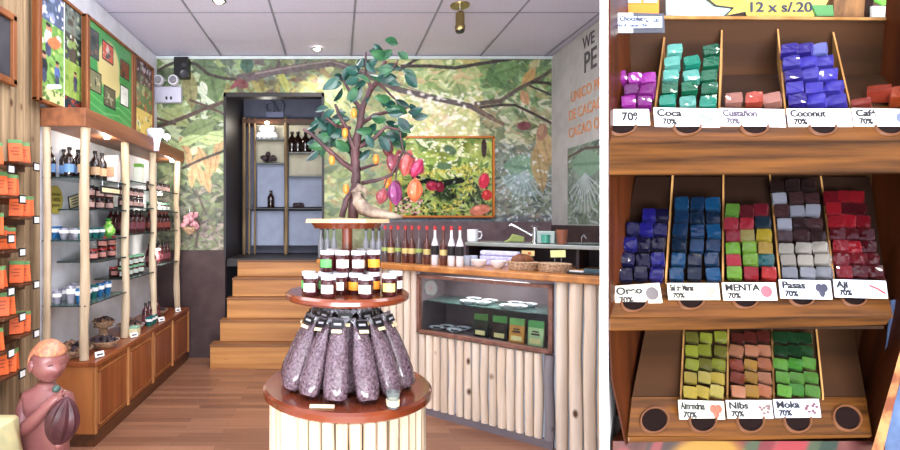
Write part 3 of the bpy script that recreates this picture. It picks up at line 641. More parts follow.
slamp(160, 193, 4.55, 'bright lamp glowing behind dark bottles on the upper far shelves')
slamp(158, 300-52, 4.5, 'bright lamp glowing at the lower far shelves')
t = thing('canopy_lamp', 'bright little lamp on top of the canopy beside the white cloth', 'lamp', P(167, 137, 4.55))
MB().ball((0, 0, 0), .028, 12).build('bulb', M['lamp'], t, smooth=True)
MB().lathe([(.012, -.05), (.012, -.02)], 10).build('socket', M['chrome'], t)
# cloth hanging over the beam
q = MB(); rows = []
for i in range(9):
    f = i/8; py = 128+23*f; hw = 8.5 if f < .35 else 5.0
    rows.append([P(149+hw*(2*k/8-1)+1.2*math.sin(f*5), py+(1.8 if k in (0, 8) and f < .4 else 0), 4.2)+Vector((.03*f*0, .006*math.sin(k*1.7+f*3), 0)) for k in range(9)])
q.loft(rows, closed=False); o = q.build('small_shirt', flat((214, 216, 238), .8), None, smooth=True, origin=P(149, 151, 4.2))
sm = o.modifiers.new('thick', 'SOLIDIFY'); sm.thickness = .006
off = Vector((-1.53-P(149, 0, 4.2).x, 0, 0)); o.location += off
tag(o, 'small pale cloth shirt hanging over the canopy edge of the shelving', 'shirt')
# ---- picture boards standing on the canopy
def collage(cells, base, W_=46, H_=66):
    cv = Canvas(0, 0, W_, H_, 3.0, base)
    return cv
def photo(cv, x0, y0, x1, y1, pal, n=26):
    cv.rect(x0, y0, x1, y1, pal[0])
    for _ in range(n):
        x, y = random.uniform(x0, x1), random.uniform(y0, y1); r = min(x1-x, x-x0, y1-y, y-y0)
        if r > .4: cv.ell(x, y, min(r, random.uniform(1, 4)), min(r, random.uniform(1, 4)), random.uniform(0, PI), random.choice(pal), .4, .9)
def person(cv, x, y, s, shirt):
    cv.ell(x, y+s*1.6, s*.9, s*1.5, 0, shirt); cv.ell(x, y, s*.55, s*.65, 0, (170, 124, 96)); cv.ell(x, y-s*.4, s*.6, s*.35, 0, (40, 32, 30)); cv.ell(x, y+s*3.2, s*.7, s*1.3, 0, (60, 66, 90))
def board(px0, px1, X, z0, z1, cv, label, grp=None):
    ya, yb = LP(px0, X), LP(px1, X)
    t = thing('picture_board', label, 'picture board', (X, (ya+yb)/2, z0))
    fw = .035
    MB().bx(X-.03, X-.002, ya, yb, z0, z1).build('backing', M['frame'], t, world=True)
    q = MB(); q.bx(X-.03, X+.012, ya, ya+fw, z0, z1); q.bx(X-.03, X+.012, yb-fw*.6, yb, z0, z1); q.bx(X-.03, X+.012, ya, yb, z0, z0+fw*.6); q.bx(X-.03, X+.012, ya, yb, z1-fw*.6, z1)
    q.build('frame', M['frame'], t, world=True, bevel=.003)
    cv.mesh('print', lambda x, y: Vector((X, ya+fw*.8+(yb-ya-fw*1.3)*x/cv.x1, z1-fw*.5-(z1-z0-fw)*y/cv.y1)), M['vcg'], t)
G = [(92, 128, 64), (140, 170, 90), (60, 84, 50), (196, 200, 150), (120, 96, 70)]
cv = Canvas(0, 0, 46, 76, 3.2, (220, 220, 214))
photo(cv, 0, 0, 24, 22, [(70, 84, 110), (130, 140, 170), (50, 56, 70), (196, 200, 214)]); photo(cv, 25, 0, 46, 20, [(96, 110, 104), (60, 66, 60), (150, 160, 140)])
photo(cv, 0, 22, 24, 40, [(96, 140, 66), (190, 96, 60), (150, 180, 90), (230, 226, 220)]); photo(cv, 25, 20, 46, 40, [(56, 64, 56), (120, 150, 84), (196, 200, 196)])
photo(cv, 0, 40, 24, 66, [(118, 160, 80), (74, 110, 56), (180, 196, 110)]); photo(cv, 25, 40, 46, 66, [(130, 160, 76), (150, 170, 90), (100, 130, 60)])
photo(cv, 0, 66, 24, 76, [(190, 200, 140), (84, 110, 60)]); photo(cv, 25, 66, 46, 76, [(40, 52, 60), (150, 50, 40)])
person(cv, 8, 26, 4.5, (226, 226, 224)); person(cv, 4, 46, 4.2, (36, 40, 46)); person(cv, 17, 48, 3.6, (80, 100, 160)); person(cv, 37, 48, 3, (50, 60, 80)); cv.ell(14, 34, 8, 4, -.3, (206, 110, 70)); cv.line([(8, 66), (20, 62)], 3, (200, 214, 230))
cv.noise(6, 2); board(37, 84, -1.75, 2.10, 2.82, cv, 'photo collage board nearest the plank wall, people among greenery')
cv = Canvas(0, 0, 60, 66, 3.0, (62, 140, 72)); cv.noise(5, 8)
cv.ell(26, 24, 16, 20, .2, (206, 190, 130), .15); cv.ell(30, 34, 14, 12, .6, (206, 190, 130), .2)
for k in range(3): cv.line([(0, 44+k*6), (20, 48+k*6), (40, 45+k*6), (60, 50+k*6)], 1.4, (110, 180, 100), .6)
for (x, y, w, h, p) in ((1, 6, 11, 18, [(60, 70, 66), (110, 84, 70), (36, 40, 44)]), (18, 8, 13, 12, [(190, 80, 60), (200, 190, 180), (70, 60, 60)]), (43, 12, 12, 12, [(120, 50, 34), (50, 44, 40)]), (2, 34, 13, 13, [(120, 120, 90), (180, 170, 130), (60, 70, 60)]), (20, 40, 14, 13, [(90, 84, 66), (150, 150, 120)]), (43, 32, 11, 14, [(226, 226, 220), (200, 200, 190)])):
    cv.rect(x-1, y-1, x+w+1, y+h+1, (30, 34, 34)); photo(cv, x, y, x+w, y+h, p, 16)
board(86, 132.5, -1.70, 2.10, 2.80, cv, 'green map board with six small framed photos over the shelving')
cv = Canvas(0, 0, 34, 66, 3.0, (110, 120, 90))
photo(cv, 0, 0, 34, 20, [(90, 50, 60), (120, 130, 110), (60, 60, 70), (196, 190, 196)], 40); photo(cv, 0, 20, 34, 42, [(96, 120, 66), (206, 110, 60), (150, 60, 50), (180, 180, 120)], 40); photo(cv, 0, 42, 34, 66, [(236, 206, 110), (206, 170, 80), (240, 236, 210), (120, 140, 80)], 40)
board(133.5, 153, -1.70, 2.10, 2.80, cv, 'narrow photo board furthest along the canopy near the mural')
# cable beside the first board
o = MB().tube([(XL+.012, 2.98+.0, 2.09), (XL+.014, 3.0, 2.6), (XL+.012, 3.07, 3.05)], .005, 6).build('wall_cable', M['white'], None, smooth=True)
tag(o, 'thin white cable running up the wall beside the plank cladding', 'cable')
# ---- wall signs seen through the shelves
q = MB(); p = P(51, 197, 3.15); Yw = LP(51, XL+.006)
ov = thing('oval_sign', 'yellow oval sign on the wall between the upper shelves', 'sign', (XL+.004, Yw*1.0, 1.42))
MB().lathe([(0, 0), (1, 0), (1, .006), (0, .006)], 32, (0, 0, 0), Matrix.Translation((0, 0, 0)) @ Matrix.Rotation(PI/2, 4, 'Y') @ Matrix.Diagonal((.092, .062, 1, 1))).build('plate', flat((196, 184, 84), .5), ov)
ov.location = (XL+.002, 3.24, 1.53); ov.scale = (1, 1.35, 1)
for k, s in enumerate(('cacao', '100%', 'puro')): text(s, .034, flat((110, 100, 40)), (.008, .0, .038-.036*k), (PI/2, 0, PI/2), ov, align='CENTER')
sg = thing('small_sign', 'small tilted framed notice on the wall by the first front post', 'sign', (XL+.004, 3.47, 1.53)); sg.rotation_euler = (.22, 0, 0)
MB().box((.003, 0, 0), (.006, .15, .088)).build('frame', M['ink'], sg); MB().box((.0065, 0, 0), (.004, .136, .074)).build('card', M['cream'], sg)
q = MB()
for k in range(3): q.box((.0092, .0, .02-.018*k), (.001, .10-.02*(k == 2), .007))
q.build('writing', M['ink'], sg)
tg = thing('shelf_sign', 'narrow dark sign board hung under the upper middle shelf', 'sign', (-1.548, 3.42, 1.60))
MB().box((0, 0, 0), (.006, .30, .055)).build('board', M['ink'], tg); MB().box((.004, 0, 0), (.002, .26, .028)).build('card', M['cream'], tg)
for y in (-.12, .12): MB().tube([(0, y, .02), (0, y, .06)], .0015, 5).build('hanger', M['chrome'], tg)
# ---- goods on the shelves
ab = bottle('beer_bottle', '', 'bottle', .033, .20, M['amber'], M['blackcap'], flat((110, 150, 200), .5))
ab2 = bottle('beer_bottle', '', 'bottle', .033, .20, M['amber'], M['blackcap'], flat((206, 170, 130), .5))
z = S1[0]+.001
for i, (px, Y) in enumerate(((50, 3.2), (64, 3.32), (69.5, 3.22), (78, 3.34))):
    ab.put((P(px, 0, Y).x, Y, z), '%s dark bottle with blue label from the left on the top front shelf' % ORD[i], 'blue-label beer bottles')
for i, (X, Y) in enumerate(((-1.645, 3.24), (-1.70, 3.36), (-1.645, 3.40), (-1.70, 3.52), (-1.645, 3.50))):
    ab2.put((X, Y, z), '%s dark bottle behind the corner post on the top shelf' % ORD[i], 'dark beer bottles by the corner post')
bx_ = thing('paper_bag', 'pale upright paper bag beside the dark bottles on the top shelf', 'bag', (-1.64, 3.635, z))
MB().loft([[(-.05, -.03, 0), (.05, -.03, 0), (.05, .03, 0), (-.05, .03, 0)], [(-.052, -.028, .14), (.052, -.028, .14), (.052, .028, .14), (-.052, .028, .14)], [(-.05, -.004, .20), (.05, -.004, .20), (.05, .004, .20), (-.05, .004, .20)]]).build('bag_body', flat((214, 204, 200), .7), bx_)
MB().box((.0, -.0315, .08), (.07, .002, .07)).build('printed_panel', flat((206, 150, 120), .6), bx_)
jd = jar('jam_jar', '', 'jar', .034, .078, M['jam'], M['blackcap'], flat((196, 160, 150), .6))
def row(proto, n, x, ya, yb, z, lab, grp, dz=0, levels=1, sc__=1.0, rz=None):
    k = 0
    for lv in range(levels):
        for i in range(n):
            y = ya+(yb-ya)*(i/(max(1, n-1)))
            proto.put((x, y, z+lv*dz), lab % (ORD[i], ('lower' if lv == 0 else 'upper')) if levels > 1 else lab % ORD[i], grp, scale=sc__, rot=(0, 0, rz if rz is not None else random.uniform(.2, .9)))
row(jd, 3, -1.645, 3.32, 3.60, 1.473, '%s dark jar from the front, %s layer, under the beer bottles', 'dark jars under the beer bottles', .079, 2, rz=.7)
jr = jar('jam_jar', '', 'jar', .034, .075, M['jam'], M['lidr'], flat((206, 140, 130), .6))
row(jr, 3, -1.645, 3.36, 3.64, 1.131, '%s red-lidded jar from the front on the lower middle shelf', 'red-lidded jars')
jr.put((-1.645, 3.64, 1.131+.077), 'red-lidded jar stacked on another beside the second post', rot=(0, 0, .6)); jr.put((-1.645, 3.5, 1.131+.077), 'red-lidded jar stacked second from the second post', rot=(0, 0, .6))
def cup(name, c1, c2, lab=True):
    t = thing(name, '', 'glass'); MB().lathe([(.019, 0), (.028, .045), (.028, .072), (.025, .072), (.025, .045), (.015, .01), (0, .01)], 14).build('cup', mat(name+'_glass', c1, .1, trans=.6, c2=c2), t, smooth=True)
    if lab: MB().lathe([(.029, .040), (.029, .060)], 14).build('paper_label', M['paper'], t, smooth=True)
    return Proto(t)
cbl = cup('blue_glass_cup', (70, 160, 220), (40, 110, 180)); ccl = cup('clear_glass_cup', (206, 206, 216), (170, 166, 190)); cgr = cup('green_glass_cup', (60, 160, 130), (40, 120, 150))
z = S1[1]+.001
cbl.put((P(52, 0, 3.17).x, 3.17, z), 'bright blue glass cup at the left of the front shelf', scale=1.15, rot=(0, 0, 0)); cbl.put((P(57, 0, 3.28).x, 3.28, z), 'second blue glass cup just behind the leftmost one')
for i, (px, Y) in enumerate(((64, 3.2), (70, 3.3), (76, 3.2))): ccl.put((P(px, 0, Y).x, Y, z), '%s violet-tinted cup from the left beside the blue glass cups' % ORD[i], 'violet-tinted cups')
for i, Y in enumerate((3.21, 3.30, 3.39, 3.48)): cgr.put((-1.645, Y, z), '%s green glass cup behind the corner post' % ORD[i], 'green glass cups')
vz = thing('green_vase', 'round shiny green glass vase beside the second post', 'vase', (-1.645, 3.6, z))
MB().lathe([(.02, 0), (.045, .03), (.047, .055), (.03, .085), (.018, .10), (.024, .115), (0, .115)], 16).build('body', mat('green_foil', (70, 170, 60), .15, c2=(190, 230, 120), sc_=40, coat=.8), vz, smooth=True)
MB().lathe([(.01, .114), (.022, .135), (.0, .13)], 10).build('stopper', flat((60, 150, 60), .2), vz, smooth=True)
z = S1[2]+.001
for i, (px, Y, c) in enumerate(((57, 3.16, 0), (63, 3.3, 0), (71, 3.18, 1), (75, 3.32, 1))):
    ccl.put((P(px, 0, Y).x, Y, z), '%s clear cup from the left on the lowest front glass shelf' % ORD[i], 'clear cups on the lowest front shelf', scale=(1, 1, 1.1+.45*c))
for i, Y in enumerate((3.2, 3.29, 3.38, 3.47, 3.58)): (cbl if i != 2 else cgr).put((-1.645, Y, z), '%s labelled cup from the corner post on the lowest glass shelf' % ORD[i], 'labelled cups on the lowest shelf', scale=(1, 1, 1.25))
# section three and four
wb_ = bottle('wine_bottle', '', 'bottle', .031, .19, M['wine'], M['blackcap'], flat((120, 60, 70), .5)); wb2 = bottle('wine_bottle', '', 'bottle', .031, .19, M['wine'], M['redcap'], flat((150, 70, 60), .5))
jg = jar('jam_jar', '', 'jar', .034, .078, M['jam'], M['lidg'], flat((190, 200, 190), .6))
row(jd, 4, -1.645, 3.83, 4.17, 1.501, '%s dark jar, %s layer, between second and third posts', 'dark jars between second and third posts', .079, 2, .98, .7)
row(wb_, 5, -1.645, 3.82, 4.20, 1.296, '%s red wine bottle from the front under the dark jar stack', 'wine bottles between the second and third posts')
row(wb_, 5, -1.742, 3.85, 4.18, 1.296, '%s red wine bottle from the front in the rear row under the jars', 'wine bottles in the rear row')
row(jg, 4, -1.645, 3.83, 4.17, 1.15-.189, '%s green-lidded jar from the front, %s layer, lower shelf', 'green-lidded jars', .079, 2, 1, .7)
row(jr, 3, -1.735, 3.88, 4.13, 1.15-.189, '%s red-lidded jar behind the green-lidded ones', 'red-lidded jars behind the green ones')
ct = thing('carton', 'small green and white carton near the canopy behind the third post', 'carton', (-1.645, 4.15, 1.701))
MB().box((0, 0, .07), (.06, .06, .14)).build('box', flat((236, 240, 226), .6), ct, bevel=.003); MB().box((0, 0, .15), (.061, .061, .03)).build('green_top', flat((110, 170, 70), .6), ct)
row(jd, 5, -1.645, 4.40, 4.82, 1.661, '%s dark jar from the front on the top far shelf', 'dark jars on the top far shelf', rz=.7)
row(wb2, 6, -1.645, 4.38, 4.84, 1.301, '%s red-capped bottle from the front on the far shelf', 'red-capped bottles on the far shelf', sc__=(1, 1, .93))
row(wb_, 6, -1.645, 4.38, 4.84, 1.001, '%s dark bottle from the front on the lowest far shelf', 'dark bottles on the lowest far shelf')
row(jg, 5, -1.645, 4.4, 4.82, 1.481, '%s small jar from the front above the red-capped bottles', 'small jars above the red-capped bottles', rz=.7)
# cabinet top goods: bowls of dried pods, small cartons, bottles
def bowl(loc, r, h, label, mt, fill, n=36, rf=.02):
    t = thing('bowl', label, 'bowl', loc)
    MB().lathe([(r*.6, 0), (r*.95, h*.7), (r, h), (r*.93, h), (r*.86, h*.7), (r*.5, .01), (0, .01)], 24).build('bowl_body', mt, t, smooth=True)
    q = MB()
    for k in range(n):
        a = random.uniform(0, 2*PI); rr = r*.85*math.sqrt(random.random())
        q.ball((rr*math.cos(a), rr*math.sin(a), h*.8+(r*.9-rr)*.5*random.uniform(.5, 1)), (rf, rf*.6, rf*.55), 6, Euler((random.random()*3, random.random()*3, random.random()*3)))
    o = q.build('dried_pods', fill, t, smooth=True); o['kind'] = 'stuff'; return t
dp = mat('mixed_dried_pods', (150, 110, 80), .5, c2=(48, 32, 40), sc_=22, lo=.42, hi=.6)
bowl((-1.70, 3.22, CZ+.001), .12, .05, 'wide bowl heaped with dried pods at the front end of the cabinet', M['straw'], dp, 60, .026)
bowl((-1.60, 3.44, CZ+.001), .10, .05, 'straw bowl of dark dried fruit just right of the corner post', M['straw'], M['dried'], 60)
bowl((-1.71, 3.66, CZ+.10), .08, .04, 'bowl of dried pods raised behind the second post', M['straw'], dp, 50)
st_ = MB().lathe([(.06, 0), (.07, .004), (.03, .02), (.03, .085), (.07, .098), (0, .099)], 18).build('bowl_stand', M['straw'], None, smooth=True, loc=(-1.71, 3.66, CZ+.001)); tag(st_, 'low straw stand under the raised bowl behind the second post', 'stand')
bowl((-1.645, 3.98, CZ+.001), .11, .045, 'shallow grey bowl of dried pods past the second post', flat((180, 176, 180), .3), dp, 50)
bowl((-1.66, 4.6, CZ+.001), .10, .05, 'dark bowl of pods at the far end of the cabinet top', M['straw'], M['dried'], 50)
cc = thing('small_carton', 'little cream box with green lid in front of the second post', 'box', (-1.535, 3.79, CZ+.001))
MB().box((0, 0, .028), (.06, .07, .056)).build('box', M['cream'], cc); MB().box((0, 0, .062), (.062, .072, .012)).build('lid', flat((150, 196, 170), .5), cc)
row(wb_, 4, -1.60, 4.18, 4.44, CZ+.001, '%s dark bottle from the front standing on the far cabinet top', 'dark bottles on the cabinet top', sc__=.95)
row(cgr, 3, -1.55, 4.12, 4.24, CZ+.001, '%s green glass cup on the cabinet top by the third post', 'green cups on the cabinet top')
cardp = Proto(thing('price_card', '', 'price card')); MB().box((0, 0, .018), (.003, .06, .036), ry=-.3).build('card', M['paper'], cardp.root); MB().box((.004, 0, .017), (.001, .04, .008), ry=-.3).build('writing', M['ink'], cardp.root)
for i, Y in enumerate((3.18, 3.72, 4.3, 4.75)): cardp.put((-1.51, Y, CZ+.004), '%s white price card from the front along the cabinet edge' % ORD[i], 'price cards on the cabinet edge', rot=(0, 0, -.6))
# pink figure ornament at the end of shelving
fg = thing('pink_ornament', 'pink fabric flower basket hanging at the far end of the shelving', 'ornament', P(190, 234, 4.93))
MB().lathe([(.03, 0), (.07, .05), (.075, .07), (.06, .07), (.03, .02), (0, .02)], 16).build('basket', M['straw'], fg, smooth=True)
q = MB(); 
for k in range(22): q.ball((random.uniform(-.065, .065), random.uniform(-.04, .04), .07+random.uniform(0, .13)), random.uniform(.018, .034), 7)
q.build('flowers', mat('pink_petals', (214, 160, 168), .7, c2=(150, 96, 104), sc_=40), fg, smooth=True)
q = MB(); q.tube([(0, 0, .2), (-.02, .02, .3), (-.06, .0, .34)], .004, 6); q.build('hook', M['steel'], fg)
# ---- corner table with cloth
tb = thing('side_table', 'table corner covered in a pale green cloth at the lower left', 'table', (-1.65, 2.1, 0))
e = P(19, 414, 2.32); zt2 = e.z
MB().bx(XL+.04, e.x-.012, 1.72, 2.28, zt2-.03, zt2-.008).build('tabletop', M['wood_dark'], tb, world=True)
for (x, y) in ((e.x-.05, 2.24), (e.x-.05, 1.75)): MB().bx(x-.02, x+.02, y-.02, y+.02, 0, zt2-.03).build('leg', M['wood_dark'], tb, world=True)
q = MB(); rows = []
for i in range(13):
    y = 1.7+.61*i/12; w = .012*math.sin(i*1.9)
    rows.append([(XL+.035, y, zt2), (-1.65, y, zt2+.001), (e.x-.01, y, zt2), (e.x+.005, y, zt2-.01), (e.x+.02+w, y, zt2-.1), (e.x+.03-w, y, zt2-.22), (e.x+.03+w, y, zt2-.36)])
q.loft(rows, closed=False); o = q.build('tablecloth', mat('green_cloth', (222, 212, 156), .7, c2=(196, 196, 150), sc_=14, bump=.2), None, smooth=True)
sm = o.modifiers.new('t', 'SOLIDIFY'); sm.thickness = .004
tag(o, 'pale yellow-green cloth draped over the corner table', 'tablecloth')
# ================================================================ STATUE
def skin_mesh(name, verts, edges, radii, m, parent, sub=2, root=0):
    me = bpy.data.meshes.new(name); me.from_pydata([Vector(v) for v in verts], edges, [])
    o = bpy.data.objects.new(name, me); COL.objects.link(o)
    md = o.modifiers.new('s', 'SKIN')
    for i, r in enumerate(radii):
        d = me.skin_vertices[0].data[i]; d.radius = r if hasattr(r, '__len__') else (r, r); d.use_root = (i == root)
    md.use_smooth_shade = True
    s = o.modifiers.new('u', 'SUBSURF'); s.levels = sub; s.render_levels = sub
    dg = bpy.context.evaluated_depsgraph_get(); me2 = bpy.data.meshes.new_from_object(o.evaluated_get(dg))
    bpy.data.objects.remove(o); me2.name = name; me2.materials.clear(); me2.materials.append(m)
    for p in me2.polygons: p.use_smooth = True
    r = bpy.data.objects.new(name, me2); COL.objects.link(r)
    if parent: r.parent = parent
    return r
SX, SY = -1.43, 2.46
sgz = thing('child_statue', 'painted clay statue of a child hugging a dark cocoa pod', 'statue', (SX, SY, 0))
# local frame: x right, -y towards the viewer. Turned a little to the right.
V = [(0, 0, .34), (0, 0, .44), (0, .0, .52), (0, 0, .575), (0, 0, .60),      # 0 pelvis 1 waist 2 chest 3 neck 4
     (-.068, -.01, .515), (-.085, -.03, .455), (-.055, -.09, .39), (.03, -.125, .47), (.105, -.12, .55), (.135, -.11, .585),  # left arm on the picture's left, hand raised to chin
     (.08, 0, .505), (.115, -.03, .45), (.145, -.08, .395), (.14, -.13, .36), (.125, -.16, .35),      # other arm under the pod
     (-.05, 0, .26), (-.055, -.01, .15), (-.055, 0, .05), (-.055, -.045, .03), (.05, 0, .26), (.055, -.01, .15), (.055, 0, .05), (.055, -.045, .03)]
E = [(0, 1), (1, 2), (2, 3), (3, 4), (2, 5), (5, 6), (6, 7), (7, 8), (8, 9), (9, 10), (2, 11), (11, 12), (12, 13), (13, 14), (14, 15), (0, 16), (16, 17), (17, 18), (18, 19), (0, 20), (20, 21), (21, 22), (22, 23)]
R_ = [(.095, .08), (.095, .08), (.078, .068), .042, .045, .05, .042, .038, .030, .026, .018, .05, .042, .036, .028, .02, .062, .05, .042, .03, .062, .05, .042, .03]
bd = skin_mesh('body', V, E, R_, M['skin'], sgz)
pass
# head: egg with face
bm = bmesh.new(); bmesh.ops.create_uvsphere(bm, u_segments=36, v_segments=28, radius=1)
for v in bm.verts:
    x, y, z_ = v.co
    X_, Y_, Z_ = x*.083, y*.088, z_*.105
    if z_ < 0: X_ *= 1-.22*z_*z_; 
    if y < 0:
        X_ = X_; n = math.exp(-((x/.16)**2+((z_+.12)/.17)**2)); Y_ -= .022*n            # nose
        for sx in (-1, 1):
            Y_ += .010*math.exp(-(((x-sx*.36)/.2)**2+((z_-.12)/.12)**2))                 # eye socket
            Y_ -= .006*math.exp(-(((x-sx*.36)/.11)**2+((z_-.11)/.06)**2))                # eyeball
            Y_ -= .005*math.exp(-(((x-sx*.42)/.25)**2+((z_+.22)/.2)**2))                 # cheek
        Y_ -= .009*math.exp(-((x/.24)**2+((z_+.38)/.055)**2)); Y_ -= .009*math.exp(-((x/.2)**2+((z_+.5)/.05)**2)); Y_ += .007*math.exp(-((x/.26)**2+((z_+.44)/.03)**2))
        Y_ -= .008*math.exp(-((x/.25)**2+((z_+.75)/.15)**2))                             # chin
    v.co = (X_, Y_, Z_)
me = bpy.data.meshes.new('head'); bm.to_mesh(me); bm.free(); me.materials.append(M['skin'])
for p in me.polygons: p.use_smooth = True
hd = bpy.data.objects.new('head', me); COL.objects.link(hd); hd.parent = sgz; hd.location = (.02, -.015, .695); hd.rotation_euler = (.2, 0, .95); hd.scale = (.9, .9, .95)
for sx in (-1, 1):
    q = MB(); q.ball((sx*.083, .0, -.005), (.014, .022, .032), 12); q.build('ear', M['skin'], hd, smooth=True)
q = MB()
for sx in (-1, 1): q.tube([(sx*.042, -.083, .012), (sx*.03, -.0875, .017), (sx*.018, -.086, .012)], .0022, 6)
q.build('eyelids', flat((92, 50, 52), .4), hd, smooth=True)
MB().tube([(-.02, -.091, -.045), (0, -.094, -.047), (.02, -.091, -.045)], .0018, 6).build('mouth', flat((120, 60, 62), .4), hd, smooth=True)
# hair cap with fringe
bm = bmesh.new(); bmesh.ops.create_uvsphere(bm, u_segments=40, v_segments=24, radius=1)
for v in list(bm.verts):
    x, y, z_ = v.co; lim = .42+.05*math.sin(9*math.atan2(x, -y)) if y < .1 else -.35
    if z_ < lim: bm.verts.remove(v)
    else: v.co = (x*.091, y*.096+.004, z_*.112+.003*math.sin(22*math.atan2(x, -y)))
me = bpy.data.meshes.new('hair'); bm.to_mesh(me); bm.free(); me.materials.append(M['clayhair'])
for p in me.polygons: p.use_smooth = True
hr = bpy.data.objects.new('hair', me); COL.objects.link(hr); hr.parent = hd
sm = hr.modifiers.new('t', 'SOLIDIFY'); sm.thickness = .006
# pod with ridges
q = MB(); rings = []
for i in range(17):
    f = i/16; zz = -.115+.23*f; r = .066*math.sin(PI*min(1, max(0.02, f*.97+.02)))**.7
    rings.append([(r*(1+.09*math.cos(k*2*PI/40*10))*math.cos(k*2*PI/40)*.98, r*(1+.09*math.cos(k*2*PI/40*10))*math.sin(k*2*PI/40)*.8, zz) for k in range(40)])
q.loft(rings); pd = q.build('cocoa_pod', M['pod'], sgz, smooth=True, loc=(.155, -.15, .465), rot=(.12, .2, .2))
q = MB()
for k in range(5):
    bx0 = .075+.0; q.tube([(.125, -.125, .600-.011*k), (.135, -.142, .602-.011*k), (.152, -.144, .598-.011*k), (.160, -.13, .595-.011*k)][:3+(k % 2)], [.0085, .008, .007, .006][:3+(k % 2)], 8)
q.build('fingers', M['skin'], sgz, smooth=True)
MB().ball((.130, -.150, .612), (.017, .017, .017), 14).build('held_fruit', flat((66, 90, 84), .4), sgz, smooth=True)
MB().lathe([(.115, 0), (.115, .03), (.105, .04), (0, .04)], 24).build('plinth', flat((110, 84, 92), .6), sgz)
sgz.scale = (1.08, 1.08, 1.02)
# ================================================================ DISPLAY STAND
DX, DY = .037, 1.82
ZB, ZM, ZT = .81, 1.143, 1.404
ds = thing('display_stand', 'three-tier round wooden display stand clad in pale split logs', 'display stand', (DX, DY, 0))
def disc(r, z, th, nm, n=64): return MB().lathe([(r-.01, z-th), (r, z-th+.008), (r, z-.008), (r-.01, z), (0, z)], n, (0, 0, 0)).build(nm, M['disc'], ds, smooth=True)
disc(.303, ZB, .035, 'lower_disc'); disc(.224, ZM, .028, 'middle_disc')
MB().lathe([(.16, ZT-.014), (.157, ZT), (0, ZT)], 8, (0, 0, 0), Matrix.Rotation(.39, 4, 'Z')).build('upper_disc', mat('pale_disc_edge', (206, 168, 130), .5), ds)
MB().lathe([(.118, ZT-.034), (.132, ZT-.014), (0, ZT-.014)], 32).build('upper_disc_rim', M['disc'], ds, smooth=True)
MB().lathe([(.02, ZB), (.019, ZT-.03)], 16).build('column', M['disc'], ds, smooth=True)
MB().lathe([(.25, 0), (.25, ZB-.036), (0, ZB-.036)], 40).build('drum', flat((70, 54, 46), .9), ds)
nl = 38
for k in range(nl):
    a = 2*PI*k/nl; w = .0208*random.uniform(.84, .98)
    r = .262; q = MB(); cx, cy = r*math.cos(a), r*math.sin(a); h = ZB-.037
    pts = [(cx+random.uniform(-.002, .002), cy+random.uniform(-.002, .002), h*j/4) for j in range(5)]
    q.tube(pts, [w*random.uniform(.93, 1.05) for _ in pts], 8); q.build('split_log', M['log_white'], ds, smooth=True)
# jars on the middle disc
labs = [flat((236, 236, 226), .6), flat((240, 150, 40), .6), flat((90, 170, 90), .6), flat((230, 210, 120), .6)]
protos = [jar('preserve_jar', '', 'jar', .0265, .074, M['jam'], M['lidw'], l_, (.2, .58)) for l_ in labs]
low = [(-.028, 1.66, 0, 'front left'), (.095, 1.655, 0, 'front centre'), (.178, 1.70, 3, 'front right'), (-.088, 1.70, 0, 'far left'), (-.10, 1.78, 2, 'far left, second row'), (.208, 1.78, 0, 'far right, second row'), (.012, 1.735, 0, 'centre left, second row'), (.066, 1.735, 1, 'centre, second row'),
       (-.042, 1.765, 2, 'left, second row'), (.128, 1.765, 1, 'right, second row'), (-.02, 1.86, 2, 'rear left'), (.1, 1.88, 1, 'rear right'), (.04, 1.90, 0, 'rear centre')]
for (x, y, k, nm) in low: protos[k].put((x, y, ZM+.001), 'dark preserve jar standing %s on the middle disc' % nm, 'preserve jars on the middle disc', rot=(0, 0, -x/y+random.uniform(-.5, .3)))
for (x, y, k, nm) in ((-.033, 1.757, 2, 'leftmost'), (.018, 1.745, 0, 'second from left'), (.074, 1.742, 0, 'second from right'), (.128, 1.765, 1, 'rightmost'), (-.01, 1.855, 3, 'rear left'), (.098, 1.877, 1, 'rear right')):
    protos[k].put((x, y, ZM+.077), 'white-lidded preserve jar %s in the upper layer on the middle disc' % nm, 'preserve jars in the upper layer', rot=(0, 0, -x/y+random.uniform(-.4, .3)))
# bags of nibs on the lower disc
def bag_proto(seed):
    rs_ = random.Random(seed); t = thing('nib_bag', '', 'bag'); q = MB(); rings = []; n = 20
    prof = [(0, .030, .022), (.01, .038, .030), (.05, .043, .033), (.11, .041, .030), (.17, .035, .024), (.21, .028, .014), (.235, .024, .006)]
    for (z_, a, b_) in prof:
        rings.append([Vector((a*math.cos(2*PI*k/n)*(1+rs_.uniform(-.06, .06)), b_*math.sin(2*PI*k/n)*(1+rs_.uniform(-.08, .08)), z_+rs_.uniform(-.002, .002)*(z_ > 0))) for k in range(n)])
    q.loft(rings); q.build('nib_fill', M['nibs'], t, smooth=True)
    q = MB(); rings = []
    for (z_, a) in ((.225, .024), (.24, .02), (.25, .03), (.262, .038)): rings.append([Vector((a*(2*k/10-1), .004*math.sin(k*2+z_*90), z_+rs_.uniform(-.003, .003))) for k in range(11)])
    q.loft(rings, closed=False); o = q.build('film_top', M['film'], t, smooth=True); s = o.modifiers.new('t', 'SOLIDIFY'); s.thickness = .001
    hp = MB().box((0, -.016, .238), (.044, .003, .026), rx=-.12).build('header_card', M['black'], t)
    MB().box((0, -.0185, .238), (.026, .001, .007), rx=-.12).build('card_print', flat((180, 180, 190), .5), hp)
    MB().box((0, -.0255, .214), (.034, .002, .011), rx=-.2).build('sticker', M['cream'], t)
    return Proto(t)
bags = [bag_proto(s) for s in (1, 2, 3)]
